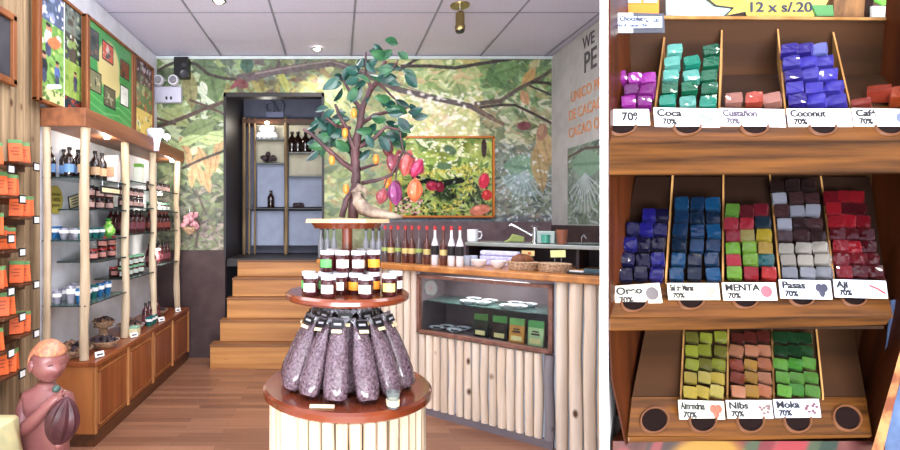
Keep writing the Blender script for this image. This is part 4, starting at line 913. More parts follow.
ring_ = [(-62, .225, 'leftmost front'), (-37, .222, 'second front bag from the left'), (-11, .226, 'third front bag from the left'), (16, .232, 'central front'), (43, .222, 'second front bag from the right'), (70, .222, 'rightmost front'), (100, .22, 'right side'), (130, .22, 'rear right'), (165, .22, 'rear centre'), (200, .22, 'rear left'), (235, .22, 'left side rear'), (268, .22, 'left side')]
for i, (deg, r, nm) in enumerate(ring_):
    a = math.radians(deg); x = DX+r*math.sin(a); y = DY-r*math.cos(a)
    lean = .36+.05*math.sin(i*2.3)
    E_ = (Matrix.Rotation(a, 3, 'Z') @ Matrix.Rotation(-lean, 3, 'X') @ Matrix.Rotation(random.uniform(-.3, .3), 3, 'Z')).to_euler()
    bags[i % 3].put((x, y, ZB+.013), 'clear bag of cacao nibs, %s on the lower disc' % nm, 'nib bags on the lower disc', rot=E_, scale=1.0)
for i, deg in enumerate((-50, -5, 40, 85, 135, 185, 235, 285)):
    a = math.radians(deg); r = .118; x = DX+r*math.sin(a); y = DY-r*math.cos(a)
    E_ = (Matrix.Rotation(a, 3, 'Z') @ Matrix.Rotation(-.12, 3, 'X')).to_euler()
    bags[(i+1) % 3].put((x, y, ZB+.006), 'inner bag of cacao nibs by the column, %s clockwise from the front left' % ORD[i], 'inner nib bags', rot=E_, scale=1.05)
t = thing('sample_cup', 'small clear tumbler with a cream label in front of the bags', 'glass', (P(393, 0, 1.57).x, 1.57, ZB+.001))
MB().lathe([(.017, 0), (.0215, .05), (.02, .05), (.015, .003), (0, .003)], 16).build('cup', M['clearb'], t, smooth=True)
MB().lathe([(.0202, .008), (.0215, .026)], 16).build('paper_label', M['cream'], t, smooth=True)
p = P(322, 397, 1.56); t = thing('price_card', 'blank cream card lying on the front rim of the lower disc', 'card', (p.x, 1.57, ZB+.001))
MB().box((0, 0, .004), (.078, .018, .002), rx=.25, rz=-.05).build('card', M['cream'], t)
# ---- sculpted tree on the top disc
TY = 1.82
tr = thing('sculpted_tree', 'sculpted cocoa tree with green leaves on the top disc', 'tree ornament', (DX, DY, ZT))
def tpt(px, py, dy=0): return P(px, py, TY+dy)
S = .00364
brs = [([(353, 218, 0), (354, 200, 0), (356, 185, 0), (356, 171, 0), (355, 151, 0), (358, 134, 0), (361, 118, 0), (362, 108, 0), (370, 90, .01), (377, 82, .02), (382, 74, .02), (385, 61, .03)], 5.8, 2.0),
       ([(355, 153, 0), (347, 130, -.02), (339, 115, -.04), (335, 104, -.05)], 2.6, 1.2), ([(354, 170, 0), (342, 162, -.02), (325, 147, -.04), (310, 133, -.05), (303, 129, -.05)], 3, 1.3),
       ([(359, 125, 0), (374, 115, .03), (388, 112, .05), (407, 108, .06)], 2.6, 1), ([(361, 146, 0), (376, 137, -.04), (386, 127, -.06), (400, 130, -.07)], 2.4, 1), ([(360, 169, 0), (370, 166, .02), (378, 164, .03)], 2, 1),
       ([(362, 183, 0), (378, 180, -.04), (391, 175, -.06), (398, 163, -.07)], 2.2, 1), ([(361, 110, 0), (352, 97, .02), (345, 83, .04), (342, 74, .05)], 2.4, 1.1), ([(372, 90, 0), (366, 74, .02), (366, 52, .03)], 2.4, 1),
       ([(350, 128, 0), (336, 126, -.05), (326, 118, -.07)], 1.8, .9), ([(380, 78, .02), (392, 70, .04), (398, 60, .05)], 1.8, .9), ([(377, 82, .02), (388, 92, 0), (396, 100, -.03)], 1.5, .8), ([(356, 185, 0), (346, 200, -.02), (342, 217, -.03)], 3, 3), ([(356, 190, 0), (366, 205, -.03), (372, 217, -.04)], 3, 2.5)]
for i, (pts, r0, r1) in enumerate(brs):
    q = MB(); PP = [tpt(x, y, d) for x, y, d in pts]; n = len(PP)
    fine = []; rf = []
    for k in range(n-1):
        for j in range(3): fine.append(PP[k].lerp(PP[k+1], j/3)+Vector((random.uniform(-1, 1), random.uniform(-1, 1), 0))*S*.4*(j > 0)); rf.append((r0+(r1-r0)*(k+j/3)/(n-1))*S*random.uniform(.88, 1.12))
    fine.append(PP[-1]); rf.append(r1*S); q.tube(fine, rf, 10)
    q.build('trunk' if i == 0 else ('root' if i >= 12 else 'branch'), M['bark'], tr, world=True, smooth=True)
def leafm(q, c, L_, w, yaw, pitch, roll):
    R3 = Euler((roll, pitch, yaw)).to_matrix(); rows = []
    for i in range(7):
        f = i/6; hw = w*math.sin(PI*min(1, f*.93+.04))**.8; zb = -L_*.25*f*f
        rows.append([Vector(c)+R3 @ Vector((f*L_, s_*hw, zb+abs(s_)*hw*.35)) for s_ in (-1, -.5, 0, .5, 1)])
    q.loft(rows, closed=False)
spots = [(385, 40, 9), (392, 50, 9), (398, 52, 8), (371, 52, 10), (366, 62, 8), (380, 55, 8), (392, 70, 9), (402, 70, 10), (387, 78, 10), (394, 78, 9), (346, 68, 9), (338, 78, 10), (350, 66, 9), (358, 66, 8), (356, 86, 10), (342, 88, 9), (334, 76, 7), (408, 112, 9), (412, 116, 9), (400, 108, 8), (396, 100, 9), (388, 104, 8), (398, 118, 9), (386, 122, 10), (392, 128, 12), (384, 134, 10), (378, 140, 9), (372, 130, 9), (364, 136, 8), (366, 130, 10), (346, 112, 9), (340, 120, 9), (332, 118, 10), (326, 124, 10), (322, 130, 11), (318, 122, 9), (330, 134, 11), (336, 140, 10), (326, 142, 9), (318, 150, 9), (344, 146, 9), (352, 138, 8), (376, 124, 9), (370, 98, 7), (378, 94, 8), (404, 130, 10), (398, 138, 9), (390, 144, 9), (362, 152, 8), (370, 150, 8), (378, 58, 8), (362, 58, 8), (374, 44, 7), (346, 132, 9), (334, 110, 8), (328, 108, 8), (410, 104, 7), (356, 76, 8), (366, 80, 7), (388, 64, 8)]
SPx = spots+[(x+random.uniform(-7, 7), y+random.uniform(-6, 6), s) for x, y, s in spots[4:]]
for i, (x, y, s_) in enumerate(SPx[:96]):
    q = MB(); leafm(q, tpt(x, y, random.uniform(-.07, .07)), s_*S*1.8, s_*S*.5, random.uniform(-.6, .6)+(PI if random.random() < .5 else 0), random.uniform(-.2, 1.2), (PI/2+random.uniform(-.7, .7))*(1 if random.random() < .5 else -1))
    q.build('leaf', M['leafd'] if random.random() < .65 else M['leafm'], tr, world=True, smooth=True)
orange = mat('orange_fruit', (226, 138, 50), .4, c2=(206, 110, 40)); 
for (x, y, c_) in ((332, 160, 0), (346, 189, 0), (345, 133, 0), (376, 159, 0), (387, 183, 0), (354, 113, 0)):
    MB().ball(tpt(x, y, -.03), (3.1*S, 3.1*S, 5*S), 12).build('fruit', orange, tr, world=True, smooth=True)
def podm(px, py, rx_, rz_, c, rot=0, dy=-.05):
    key = 'pod_%d_%d_%d' % c
    m_ = bpy.data.materials.get(key) or mat(key, c, .35, c2=[min(255, x*.72) for x in c], sc_=18, stretch=(3, 3, .5), coat=.3)
    q = MB(); rings = []
    for i in range(13):
        f = i/12; r = math.sin(PI*(f*.97+.015))**.75*(1-.15*f+.1)
        rings.append([Vector((r*rx_*S*(1+.07*math.cos(8*2*PI*k/32))*math.cos(2*PI*k/32), r*rx_*S*(1+.07*math.cos(8*2*PI*k/32))*math.sin(2*PI*k/32), (f*2-1)*rz_*S)) for k in range(32)])
    R3 = Matrix.Rotation(rot, 3, 'Y'); c0 = tpt(px, py, dy)
    q.loft([[R3 @ v+c0 for v in r] for r in rings]); q.build('cocoa_pod', m_, tr, world=True, smooth=True)
podm(395, 193, 6.5, 12, (136, 56, 110), -.1); podm(415, 190, 7, 12, (232, 112, 70), .05); podm(407, 163, 6.5, 13, (196, 84, 78), .25); podm(417, 168, 5.5, 10, (172, 44, 84), .5, -.07); podm(392, 162, 5, 11, (120, 56, 66), -.2); podm(382, 196, 5.5, 8, (150, 70, 76), .3); podm(388, 148, 5, 9, (96, 40, 44), 0)
q = MB(); q.tube([tpt(398, 163, -.07), tpt(403, 150, -.06), tpt(400, 132, -.07)], .004, 8); q.tube([tpt(403, 150, -.06), tpt(413, 176, -.05)], .003, 8); q.tube([tpt(398, 163, -.07), tpt(395, 182, -.05)], .003, 8); q.tube([tpt(403, 150, -.06), tpt(414, 158, -.07)], .003, 8); q.tube([tpt(388, 176, -.05), tpt(383, 190, -.05)], .003, 8)
q.build('branch', M['bark'], tr, world=True, smooth=True)
dw = MB(); dw.tube([tpt(x, y, d) for x, y, d in ((366, 196, -.04), (364, 189, -.05), (359, 187, -.06), (356, 192, -.06), (358, 201, -.06), (364, 209, -.06), (373, 212.5, -.06), (385, 214.5, -.06), (396, 216, -.06), (402, 217, -.055))], [.006, .011, .015, .018, .022, .025, .021, .015, .009, .004], 14)
dwo = dw.build('driftwood', M['drift'], None, smooth=True, origin=tpt(372, 218, -.06)); tag(dwo, 'pale curled driftwood piece leaning at the foot of the sculpted tree', 'driftwood')
# ================================================================ COUNTER
C0 = Vector((.635, 3.608, 0)); D = Vector((.7694, -.6388, 0)); NB = Vector((.6388, .7694, 0))   # NB points away from the viewer
def tpx(px, off=0):
    o = C0+NB*off; k = (px-CX)/F; return (k*o.y-o.x)/(D.x-k*D.y)
def CPt(t, off, z): v = C0+D*t+NB*off; return Vector((v.x, v.y, z))
def cprism(q, t0, t1, o0, o1, z0, z1): return q.prism([CPt(t0, o0, z0), CPt(t1, o0, z0), CPt(t1, o1, z0), CPt(t0, o1, z0)], (0, 0, z1-z0))
ZK0, ZK1 = 1.03, 1.07
t0, t1 = tpx(322), 1.36
ct_ = thing('bar_counter', 'long bar counter faced with upright peeled logs and glass display', 'counter', CPt(.5, .2, 0))
o = cprism(MB(), t0-.02, t1, -.05, .72, ZK0, ZK1).build('countertop', mat('counter_wood', (196, 132, 72), .35, c2=(160, 100, 50), sc_=14, coat=.2), ct_, world=True, bevel=.006)
ta, tb_ = tpx(418), tpx(553)
q = MB(); cprism(q, t0, ta, .03, .60, 0, ZK0); cprism(q, tb_, t1, .03, .60, 0, ZK0); cprism(q, ta, tb_, .03, .60, 0, .58); q.build('cabinet_core', mat('pale_blue_panel', (206, 220, 238), .6), ct_, world=True)
q = MB(); cprism(q, t0, tpx(553), -.004, .03, 0, .05); q.build('kick_rail', flat((120, 112, 120), .6), ct_, world=True)
def logs(ta_, tb2, z0, z1, w, off=0, m_=None):
    n = max(1, round((tb2-ta_)/w)); w = (tb2-ta_)/n
    for k in range(n):
        q = MB(); rr = w*.5*random.uniform(.84, .95); t_ = ta_+w*(k+.5); dx_ = random.uniform(-.004, .004)
        q.tube([CPt(t_+dx_*math.sin(j*1.3+k), off+.012, z0+(z1-z0)*j/5) for j in range(6)], [rr*random.uniform(.94, 1.05) for _ in range(6)], 10)
        q.build('front_log', m_ or M['log'], ct_, world=True, smooth=True)
logs(t0, ta-.005, .05, ZK0-.002, .062); logs(ta, tpx(543), .05, .575, .057); logs(tpx(543), tb_+.01, .05, .575, .06, 0, woodmat('grey_log', (150, 146, 150), (110, 104, 110), 'z', .6, 18, knots=(60, 44, 44)))
logs(tb_+.012, t1, .0, ZK0-.002, .078, -.01)
# display case
q = MB(); fz0, fz1 = .585, 1.005; w = .022
for (a_, b_, c_, d_) in ((ta, tb_, fz0, fz0+w), (ta, tb_, fz1-w, fz1), (ta, ta+w, fz0, fz1), (tb_-w, tb_, fz0, fz1)): cprism(q, a_, b_, -.022, .02, c_, d_)
q.build('case_frame', mat('case_frame_wood', (140, 98, 84), .5, c2=(110, 72, 60), sc_=20), ct_, world=True)
cprism(MB(), ta+w, tb_-w, .002, .006, fz0+w, fz1-w).build('glass_pane', M['glass'], ct_, world=True)
q = MB(); cprism(q, ta, tb_, .03, .42, .58, .592); cprism(q, ta, tb_, .42, .43, .58, ZK0); cprism(q, ta, ta+.01, .03, .42, .58, ZK0); cprism(q, tb_-.01, tb_, .03, .42, .58, ZK0)
q.build('case_interior', mat('dark_interior', (128, 112, 118), .5), ct_, world=True)
cprism(MB(), ta+.02, tb_-.02, .06, .40, .805, .811).build('inner_glass_shelf', M['shelfglass'], ct_, world=True)
l = bpy.data.lights.new('case_fill', 'AREA'); l.energy = 4; l.size = .6; l.shape = 'RECTANGLE'; l.size_y = .05; lo = bpy.data.objects.new('added_case_fill', l); COL.objects.link(lo); lo.location = CPt((ta+tb_)/2, .1, 1.02)-ct_.location; lo.rotation_euler = (0, 0, math.atan2(D.y, D.x)); lo.parent = ct_  # added area lamp that brightens the case interior, no fitting
dz = Proto(thing('sample_dish', '', 'dish'))
MB().lathe([(.03, 0), (.05, .016), (.054, .02), (.048, .02), (.03, .006), (0, .006)], 18).build('dish', M['stone'], dz.root, smooth=True)
q = MB()
for k in range(14): a = random.uniform(0, 6.28); r = .026*random.random(); q.ball((r*math.cos(a), r*math.sin(a), .014), (.008, .006, .005), 6)
q.build('chocolates', M['dried'], dz.root, smooth=True).__setitem__('kind', 'stuff')
for i, (px, py, off) in enumerate(((468, 301, .12), (483, 303, .14), (490, 299, .25), (474, 297, .26), (508, 308, .12), (519, 309, .15), (516, 303, .27), (529, 305, .27))):
    dz.put(CPt(tpx(px, off), off, .812), 'white dish of sweets on the glass shelf of the case, %s along' % ORD[i], 'dishes on the case shelf', scale=1.05)
for i, (px, off) in enumerate(((437, .12), (447, .2), (455, .12), (463, .22))):
    dz.put(CPt(tpx(px, off), off, .593), 'white dish on the floor of the display case, %s from the left' % ORD[i], 'dishes on the case floor', scale=1.1)
bk = [((36, 44, 40), (84, 130, 66)), ((52, 34, 30), (76, 140, 70)), ((206, 140, 60), (110, 170, 90)), ((176, 206, 150), (90, 170, 90))]
for i, (px, off) in enumerate(((481, .12), (500, .12), (517, .11), (536, .11))):
    t = thing('chocolate_pouch', ('dark green', 'dark brown', 'orange', 'pale green')[i]+' chocolate packet standing in the display case', 'packet', CPt(tpx(px, off), off, .593), None, math.atan2(D.y, D.x)); t.scale = (1.45, 1.2, 1.3)
    MB().loft([[(-.034, -.015, 0), (.034, -.015, 0), (.034, .015, 0), (-.034, .015, 0)], [(-.034, .006, .12), (.034, .006, .12), (.034, .016, .12), (-.034, .016, .12)]]).build('pack', flat(bk[i][0], .35), t, bevel=.002)
    q = MB(); n_ = 6; q.prism([(-.034, -.0085+.0045, .088), (.034, -.004, .088), (.034, .004, .121), (-.034, .004, .121)], (0, .003, 0)); q.build('top_band', flat(bk[i][1], .4), t)
    MB().prism([(-.024, -.015, .012), (.024, -.015, .012), (.024, -.0085, .034), (-.024, -.0085, .034)], (0, -.002, 0)).build('label', flat((230, 214, 150), .5), t)
    q = MB(); q.prism([(-.018, -.009, .052), (.018, -.009, .052), (.018, -.0075, .060), (-.018, -.0075, .060)], (0, -.003, 0)); q.prism([(-.014, -.0065, .066), (.014, -.0065, .066), (.014, -.005, .072), (-.014, -.005, .072)], (0, -.003, 0)); q.build('print', flat((60, 40, 36), .5), t)
t = thing('round_sticker', 'round white-dotted sticker with red mark on the display case glass', 'sticker', CPt(tpx(431, -.004), -.004, .915), None, math.atan2(D.y, D.x))
MB().lathe([(0, 0), (.056, 0), (.056, .003), (0, .003)], 28, (0, 0, 0), Matrix.Rotation(PI/2, 4, 'X')).build('disc', flat((60, 70, 66), .5), t)
q = MB()
for k in range(46):
    a = k*2.4; r = .0078*math.sqrt(k); q.ball((r*math.cos(a), -.004, r*math.sin(a)), (.0042, .001, .0042), 6)
q.build('dots', M['paper'], t); MB().ball((0, -.006, 0), (.004, .0015, .02), 8).build('red_mark', flat((180, 50, 50), .5), t)
# bottles along the counter
bt_w = bottle('syrup_bottle', '', 'bottle', .027, .285, mat('white_liqueur', (226, 226, 230), .15, coat=.6), M['redcap'], M['ink'], neck=.36, shoulder=.52, labz=(.26, .5))
bt_r = bottle('syrup_bottle', '', 'bottle', .027, .285, mat('red_brown_liqueur', (96, 50, 44), .12, coat=.7, trans=.2), M['redcap'], flat((206, 190, 120), .5), neck=.36, shoulder=.5, labz=(.26, .4))
bt_c = bottle('syrup_bottle', '', 'bottle', .027, .285, mat('clear_top_bottle', (110, 96, 100), .1, coat=.7, trans=.4), M['redcap'], flat((150, 170, 90), .5), neck=.36, shoulder=.5, labz=(.3, .4))
bt_g = bottle('syrup_bottle', '', 'bottle', .027, .27, mat('grey_glass_bottle', (170, 176, 186), .08, coat=.6, trans=.5), M['blackcap'], None, neck=.36, shoulder=.5)
seq = [(321, 'g'), (327.5, 'g'), (334, 'g'), (366, 'g'), (373, 'g'), (379, 'g'), (385, 'c'), (391, 'r'), (398, 'c'), (405.5, 'r'), (412, 'r'), (419, 'c'), (427, 'r'), (435, 'w'), (443.5, 'r'), (451.5, 'w'), (460, 'w')]
for i, (px, k) in enumerate(seq):
    off = .10; tt = tpx(px, off)
    {'w': bt_w, 'r': bt_r, 'c': bt_c, 'g': bt_g}[k].put(CPt(tt, off, ZK1+.001), '%s %s bottle on the bar counter, %s' % (('left-end', 'second left')[i % 2] if i < 6 else ORD[i-6], {'w': 'white liqueur', 'r': 'red-brown syrup', 'c': 'dark half-clear syrup', 'g': 'grey glass'}[k], 'seen left of the column' if i < 3 else ('just right of the column' if i < 6 else 'counting from the tree')), 'bottles along the bar counter')
# raised back ledge with sink
LZ0, LZ1 = 1.205, 1.232; ta2 = tpx(466, .40); 
lg = thing('sink_ledge', 'raised dark ledge with a sink behind the bar counter', 'ledge', CPt((ta2+t1)/2, .5, ZK1))
cprism(MB(), ta2, t1, .38, .72, LZ0, LZ1).build('ledge_top', mat('steel_grey_top', (150, 156, 150), .25, .3), lg, world=True, bevel=.003)
q = MB(); cprism(q, ta2, t1, .68, .71, ZK1, LZ0); cprism(q, ta2, ta2+.02, .40, .70, ZK1, LZ0); cprism(q, tpx(575, .4), tpx(575, .4)+.02, .42, .70, ZK1, LZ0); q.build('back_board', flat((46, 38, 44), .5), lg, world=True)
mu_ = thing('white_mug', 'white mug at the left end of the raised ledge', 'mug', CPt(tpx(472, .46), .47, LZ1+.001))
MB().lathe([(.036, 0), (.042, .01), (.042, .095), (.038, .095), (.036, .012), (0, .012)], 22).build('cup', M['stone'], mu_, smooth=True)
MB().tube([(.04, 0, .078), (.066, 0, .076), (.072, 0, .05), (.062, 0, .026), (.041, 0, .022)], .006, 8).build('handle', M['stone'], mu_, smooth=True)
fa = thing('faucet', 'chrome faucet with a long slanted spout on the ledge', 'faucet', CPt(tpx(535, .5), .5, LZ1+.001))
MB().lathe([(.024, 0), (.020, .015), (.017, .06), (.018, .10), (.012, .115), (0, .115)], 16).build('body', M['chrome'], fa, smooth=True)
MB().tube([(0, 0, .045), (-.09, .03, .10), (-.155, .05, .135), (-.168, .052, .122)], .0095, 10).build('spout', M['chrome'], fa, smooth=True)
MB().box((0, 0, .122), (.05, .016, .010)).build('lever', M['chrome'], fa, bevel=.002)
t = thing('green_cloth', 'yellow-green cloth folded at the foot of the faucet', 'cloth', CPt(tpx(517, .48), .48, LZ1+.001))
q = MB()
for k in range(4): q.tube([(-.09+.012*k, .0, .008+.003*k), (-.03, .01, .018+.012*k), (.05, .0, .012+.008*k)], [.006, .012, .008], 8)
q.build('folded_cloth', flat((150, 164, 96), .7), t, smooth=True)
t = thing('teal_cup', 'teal tub in a clear box between faucet and brown pot', 'tub', CPt(tpx(547, .5), .5, LZ1+.001), None, math.atan2(D.y, D.x))
MB().box((0, 0, .045), (.12, .06, .088)).build('clear_box', flat((178, 196, 190), .2, trans=.3), t, bevel=.005); MB().lathe([(.028, .002), (.032, .06), (0, .06)], 18, (0, -.03, .005)).build('tub', flat((70, 150, 130), .3), t, smooth=True)
t = thing('brown_pot', 'brown clay beaker right of the teal tub', 'beaker', CPt(tpx(562, .48), .48, LZ1+.001))
MB().lathe([(.03, 0), (.036, .07), (.04, .085), (.04, .10), (.035, .10), (.03, .01), (0, .01)], 20).build('pot', M['terra'], t, smooth=True)
t = thing('sink_basin', 'steel sink basin set in the ledge near the right wall', 'sink', CPt(tpx(584, .52), .52, LZ1+.001), None, math.atan2(D.y, D.x))
MB().lathe([(.10, .002), (.125, .004), (.13, .008), (.12, .010), (.10, .004), (0, .003)], 28).build('rim', M['steel'], t, smooth=True)
MB().tube([(-.02, .03, .01), (-.02, .03, .05), (0, .0, .065), (.02, -.02, .04)], .005, 8).build('tap', M['chrome'], t, smooth=True)
# things on the counter in front of the ledge
t = thing('folded_towels', 'folded lavender towel stack against the raised ledge', 'towel', CPt(tpx(500, .32), .32, ZK1+.001), None, math.atan2(D.y, D.x))
q = MB(); 
for k in range(3): q.box((.0, 0, .018+.036*k), (.30-.01*k, .055, .034))
q.build('towel_stack', M['towel'], t, bevel=.01)
for i, px in enumerate((466, 473)):
    o = MB().lathe([(.026, 0), (.035, .07), (.031, .07), (.024, .006), (0, .006)], 18).build('tumbler', flat((206, 220, 240), .3), None, smooth=True, loc=CPt(tpx(px, .2+.05*i), .2+.05*i, ZK1+.001)); tag(o, '%s pale blue tumbler beside the white bottles' % ('front', 'rear')[i], 'tumbler')
for i, px in enumerate((479, 498)):
    o = MB().lathe([(.025, 0), (.05, .03), (.058, .052), (.053, .052), (.045, .03), (.02, .008), (0, .008)], 22).build('white_bowl', M['stone'], None, smooth=True, loc=CPt(tpx(px, .14), .14, ZK1+.001)); tag(o, '%s small white bowl in front of the lavender towels' % ('left', 'right')[i], 'bowl', 'white bowls on the counter')
def basket(px, label, rx=.10):
    t = thing('bread_basket', label, 'basket', CPt(tpx(px, .13), .13, ZK1+.001), None, math.atan2(D.y, D.x))
    q = MB(); 
    for k in range(6): q.lathe([(rx*(.90+.02*k), .0+.0095*k), (rx*(.95+.02*k), .005+.0095*k), (rx*(.90+.02*k), .0095+.0095*k)], 28, (0, 0, 0), Matrix.Diagonal((1, .7, 1, 1)))
    q.build('woven_body', M['straw'], t, smooth=True); return t
b1 = basket(522.5, 'left woven straw basket holding a brown loaf'); b2 = basket(554.5, 'right woven straw basket with a yellow tag above it')
o = MB().ball((0, 0, .0), (.075, .05, .045), 18).build('loaf', M['bread'], None, smooth=True, loc=b1.location+Vector((0, 0, .062))); tag(o, 'round brown loaf in the left straw basket', 'bread')
t = thing('basket_tag', 'little patterned card behind the brown loaf', 'card', CPt(tpx(528, .24), .24, ZK1+.001), None, math.atan2(D.y, D.x))
MB().tube([(0, 0, 0), (0, 0, .10)], .003, 6).build('stick', M['steel'], t); MB().box((0, 0, .105), (.085, .003, .034)).build('card', flat((226, 196, 130), .6), t); MB().box((.01, -.002, .105), (.02, .002, .016)).build('print', flat((190, 90, 60), .6), t)
t = thing('basket_tag', 'pale yellow card on two legs over the right basket', 'card', CPt(tpx(558, .2), .2, ZK1+.001), None, math.atan2(D.y, D.x))
for s in (-.02, .02): MB().tube([(s, 0, 0), (s, 0, .09)], .002, 6).build('leg', M['steel'], t)
MB().box((0, 0, .112), (.092, .003, .045), ry=-.06).build('card', flat((222, 218, 150), .6), t)
t = thing('knife_tray', 'flat dark tray of white cutlery at the right end of the counter', 'tray', CPt(tpx(586, .12), .12, ZK1+.001), None, math.atan2(D.y, D.x))
MB().box((0, 0, .006), (.20, .09, .012)).build('tray', M['black'], t, bevel=.003); MB().box((-.05, -.01, .016), (.08, .02, .008)).build('cutlery', M['paper'], t); MB().box((.03, .02, .022), (.09, .03, .02)).build('dark_case', flat((60, 84, 90), .5), t)
# ================================================================ DIVIDER AND CHOCOLATE RACK
YR = .88
def R(px, py, w): return P(px, py, YR+w)
q = MB(); a0, a1, a2, a3 = R(600, 0, 0), R(608, 0, 0), P(622, 0, 1.16), P(600.6, 0, 1.16)
q.prism([(v.x, v.y, 0) for v in (a0, a1, a2, a3)], (0, 0, ZC)); struct(q.build('wall_divider', mat('divider_white', (255, 255, 255), .7)))
struct(MB().bx(P(612, 0, 1.16).x, XR, 1.13, 1.18, 0, ZC).build('wall_partition', mat('partition_brown', (74, 52, 38), .6)))
DB = .135
rk = thing('chocolate_rack', 'three-tier wooden rack of foil-wrapped chocolates', 'rack', (R(754, 0, 0).x, YR+.05, R(0, 452, 0).z))
# side panels
def side(rows, th, sgn, nm):
    q = MB(); rings = []
    for (y, xf, xb) in rows:
        f, b_ = R(xf, y, 0), R(xb, y, DB); f.z = max(f.z, 1.004); b_.z = max(b_.z, 1.004); rings.append([f, b_, b_+Vector((sgn*th, 0, 0)), f+Vector((sgn*th, 0, 0))])
    q.loft(rings); return q.build(nm, M['rackz'], rk, world=True)
side([(-12, 940, 887), (60, 935, 882), (172, 928, 872), (300, 915, 868), (445, 875, 846)], .014, 1, 'side_panel')
side([(-12, 608.5, 626), (172, 608.5, 634), (330, 608.5, 642), (380, 611, 645), (445, 625, 651)], .003, 1, 'side_panel')
q = MB(); rows = [(300, 914, 917), (380, 892, 900), (452, 871, 883)]
q.loft([[R(a, y, -.006), R(b_, y, -.006), R(b_, y, .002), R(a, y, .002)] for y, a, b_ in rows]); q.build('edge_strip', mat('worn_edge', (170, 124, 76), .5, c2=(112, 60, 36), sc_=30, lo=.4, hi=.6), rk, world=True)
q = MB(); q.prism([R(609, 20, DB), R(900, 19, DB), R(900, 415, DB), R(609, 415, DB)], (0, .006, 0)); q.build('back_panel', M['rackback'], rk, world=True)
q = MB(); q.prism([R(664, 15.5, DB-.004), R(893, 17.5, DB-.004), R(893, 20, DB-.004), R(664, 18.5, DB-.004)], (0, .012, 0)); q.build('top_edge', M['rackpale'], rk, world=True)
# tiers
def circ_board(x0, x1, xb0, xb1, yf, wf, yb, wb, holes, nm):
    """slanting board with round finger holes drawn as dark discs: y in pixels on the near edge/far edge"""
    F0, F1, B0, B1 = R(x0, yf, wf), R(x1, yf, wf), R(xb0, yb, wb), R(xb1, yb, wb)
    up = (B0-F0); nrm = (F1-F0).cross(up).normalized(); 
    if nrm.y > 0: nrm = -nrm
    o = MB().prism([F0, F1, B1, B0], -nrm*.006).build(nm, M['rack'], rk, world=True)
    v = up.normalized()
    vm = (Vector((.8*up.y, up.y, up.z))).normalized(); u = Vector((1, 0, 0)); n2 = u.cross(vm).normalized()
    if n2.y > 0: n2 = -n2
    for (hx, hy, hr) in holes:
        # intersect the ray through the pixel with the board plane
        d = Vector(((hx-CX)/F, 1, -(hy-CY)/F)); o_ = Vector((0, 0, H)); t_ = (F0-o_).dot(nrm)/d.dot(nrm); c = o_+d*t_
        q = MB(); q.loft([[c+(u*math.cos(2*PI*k/28)+vm*math.sin(2*PI*k/28))*rr+n2*e for k in range(28)] for rr, e in ((hr*1.18, .0005), (hr*1.12, .0035), (hr, .0035), (hr*.96, -.0))], caps=False)
        ring = q.build('hole_ring', flat((96, 56, 26), .6), o, world=True, smooth=True)
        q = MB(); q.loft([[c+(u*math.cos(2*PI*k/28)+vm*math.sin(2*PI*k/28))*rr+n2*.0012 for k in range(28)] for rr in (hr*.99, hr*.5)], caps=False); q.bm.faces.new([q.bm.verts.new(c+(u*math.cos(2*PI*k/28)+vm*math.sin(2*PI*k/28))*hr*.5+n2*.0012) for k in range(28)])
        q.build('finger_hole_shade', M['hole'], o, world=True)  # dark disc on the solid board, its colour stands for shade in the hole
    return o
WS = .055
circ_board(609, 930, 612, 905, 140.5, 0, 106, WS, [(622, 127, .0225), (687, 127, .0225), (754, 127, .0225), (822, 127, .0225), (888, 127, .0225)], 'top_hole_board')
circ_board(609, 893, 614, 885, 317, 0, 280, WS, [(634, 302, .0215), (691, 300, .0215), (745, 299, .0215), (801, 297, .0215), (853, 297, .0215)], 'middle_hole_board')
circ_board(628, 872, 632, 866, 436, 0, 397, WS*.8, [(654, 420, .0232), (702.5, 420, .0225), (750, 420, .0225), (797, 420, .0225), (846.5, 418, .0232)], 'bottom_hole_board')
def front(pts, nm, w=-.0005): MB().prism([R(x, y, w) for x, y in pts], (0, .012, 0)).build(nm, M['rack'], rk, world=True, bevel=.002)
front([(609, 141), (930, 141), (930, 173), (609, 175)], 'top_front_rail')
front([(609, 318), (893, 315.5), (887, 325), (700, 330), (609, 331)], 'middle_front_rail')
front([(628, 437), (872, 434.5), (871, 438), (628, 443)], 'bottom_front_rail')
# bottom of each tier (shelf slab to the back)
for (y, x0_, x1_) in ((173, 612, 905), (329, 613, 884)):
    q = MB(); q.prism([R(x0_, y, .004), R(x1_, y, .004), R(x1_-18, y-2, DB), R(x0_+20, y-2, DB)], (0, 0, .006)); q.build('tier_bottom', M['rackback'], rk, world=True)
# slanting compartment floors from the hole board to the back
def slope(x0, x1, xb0, xb1, yf, wf, yb, wb, nm, m_=None):
    q = MB(); q.prism([R(x0, yf, wf), R(x1, yf, wf), R(xb1, yb, wb), R(xb0, yb, wb)], (0, .004, -.004)); return q.build(nm, m_ or M['rackback'], rk, world=True)
slope(612, 905, 630, 884, 107, WS+.001, 75, DB-.003, 'top_floor')
slope(614, 885, 636, 870, 281, WS+.001, 177, DB-.012, 'middle_floor', mat('shaded_floor_wood', (30, 17, 11), .95))  # middle floor coloured darker, shade from the top tier painted in
bpy.data.materials['shaded_floor_wood'].node_tree.nodes['Principled BSDF'].inputs['Specular IOR Level'].default_value = .05
slope(632, 866, 646, 853, 398, WS*.8+.001, 327, DB-.02, 'bottom_floor', M['rackback'])
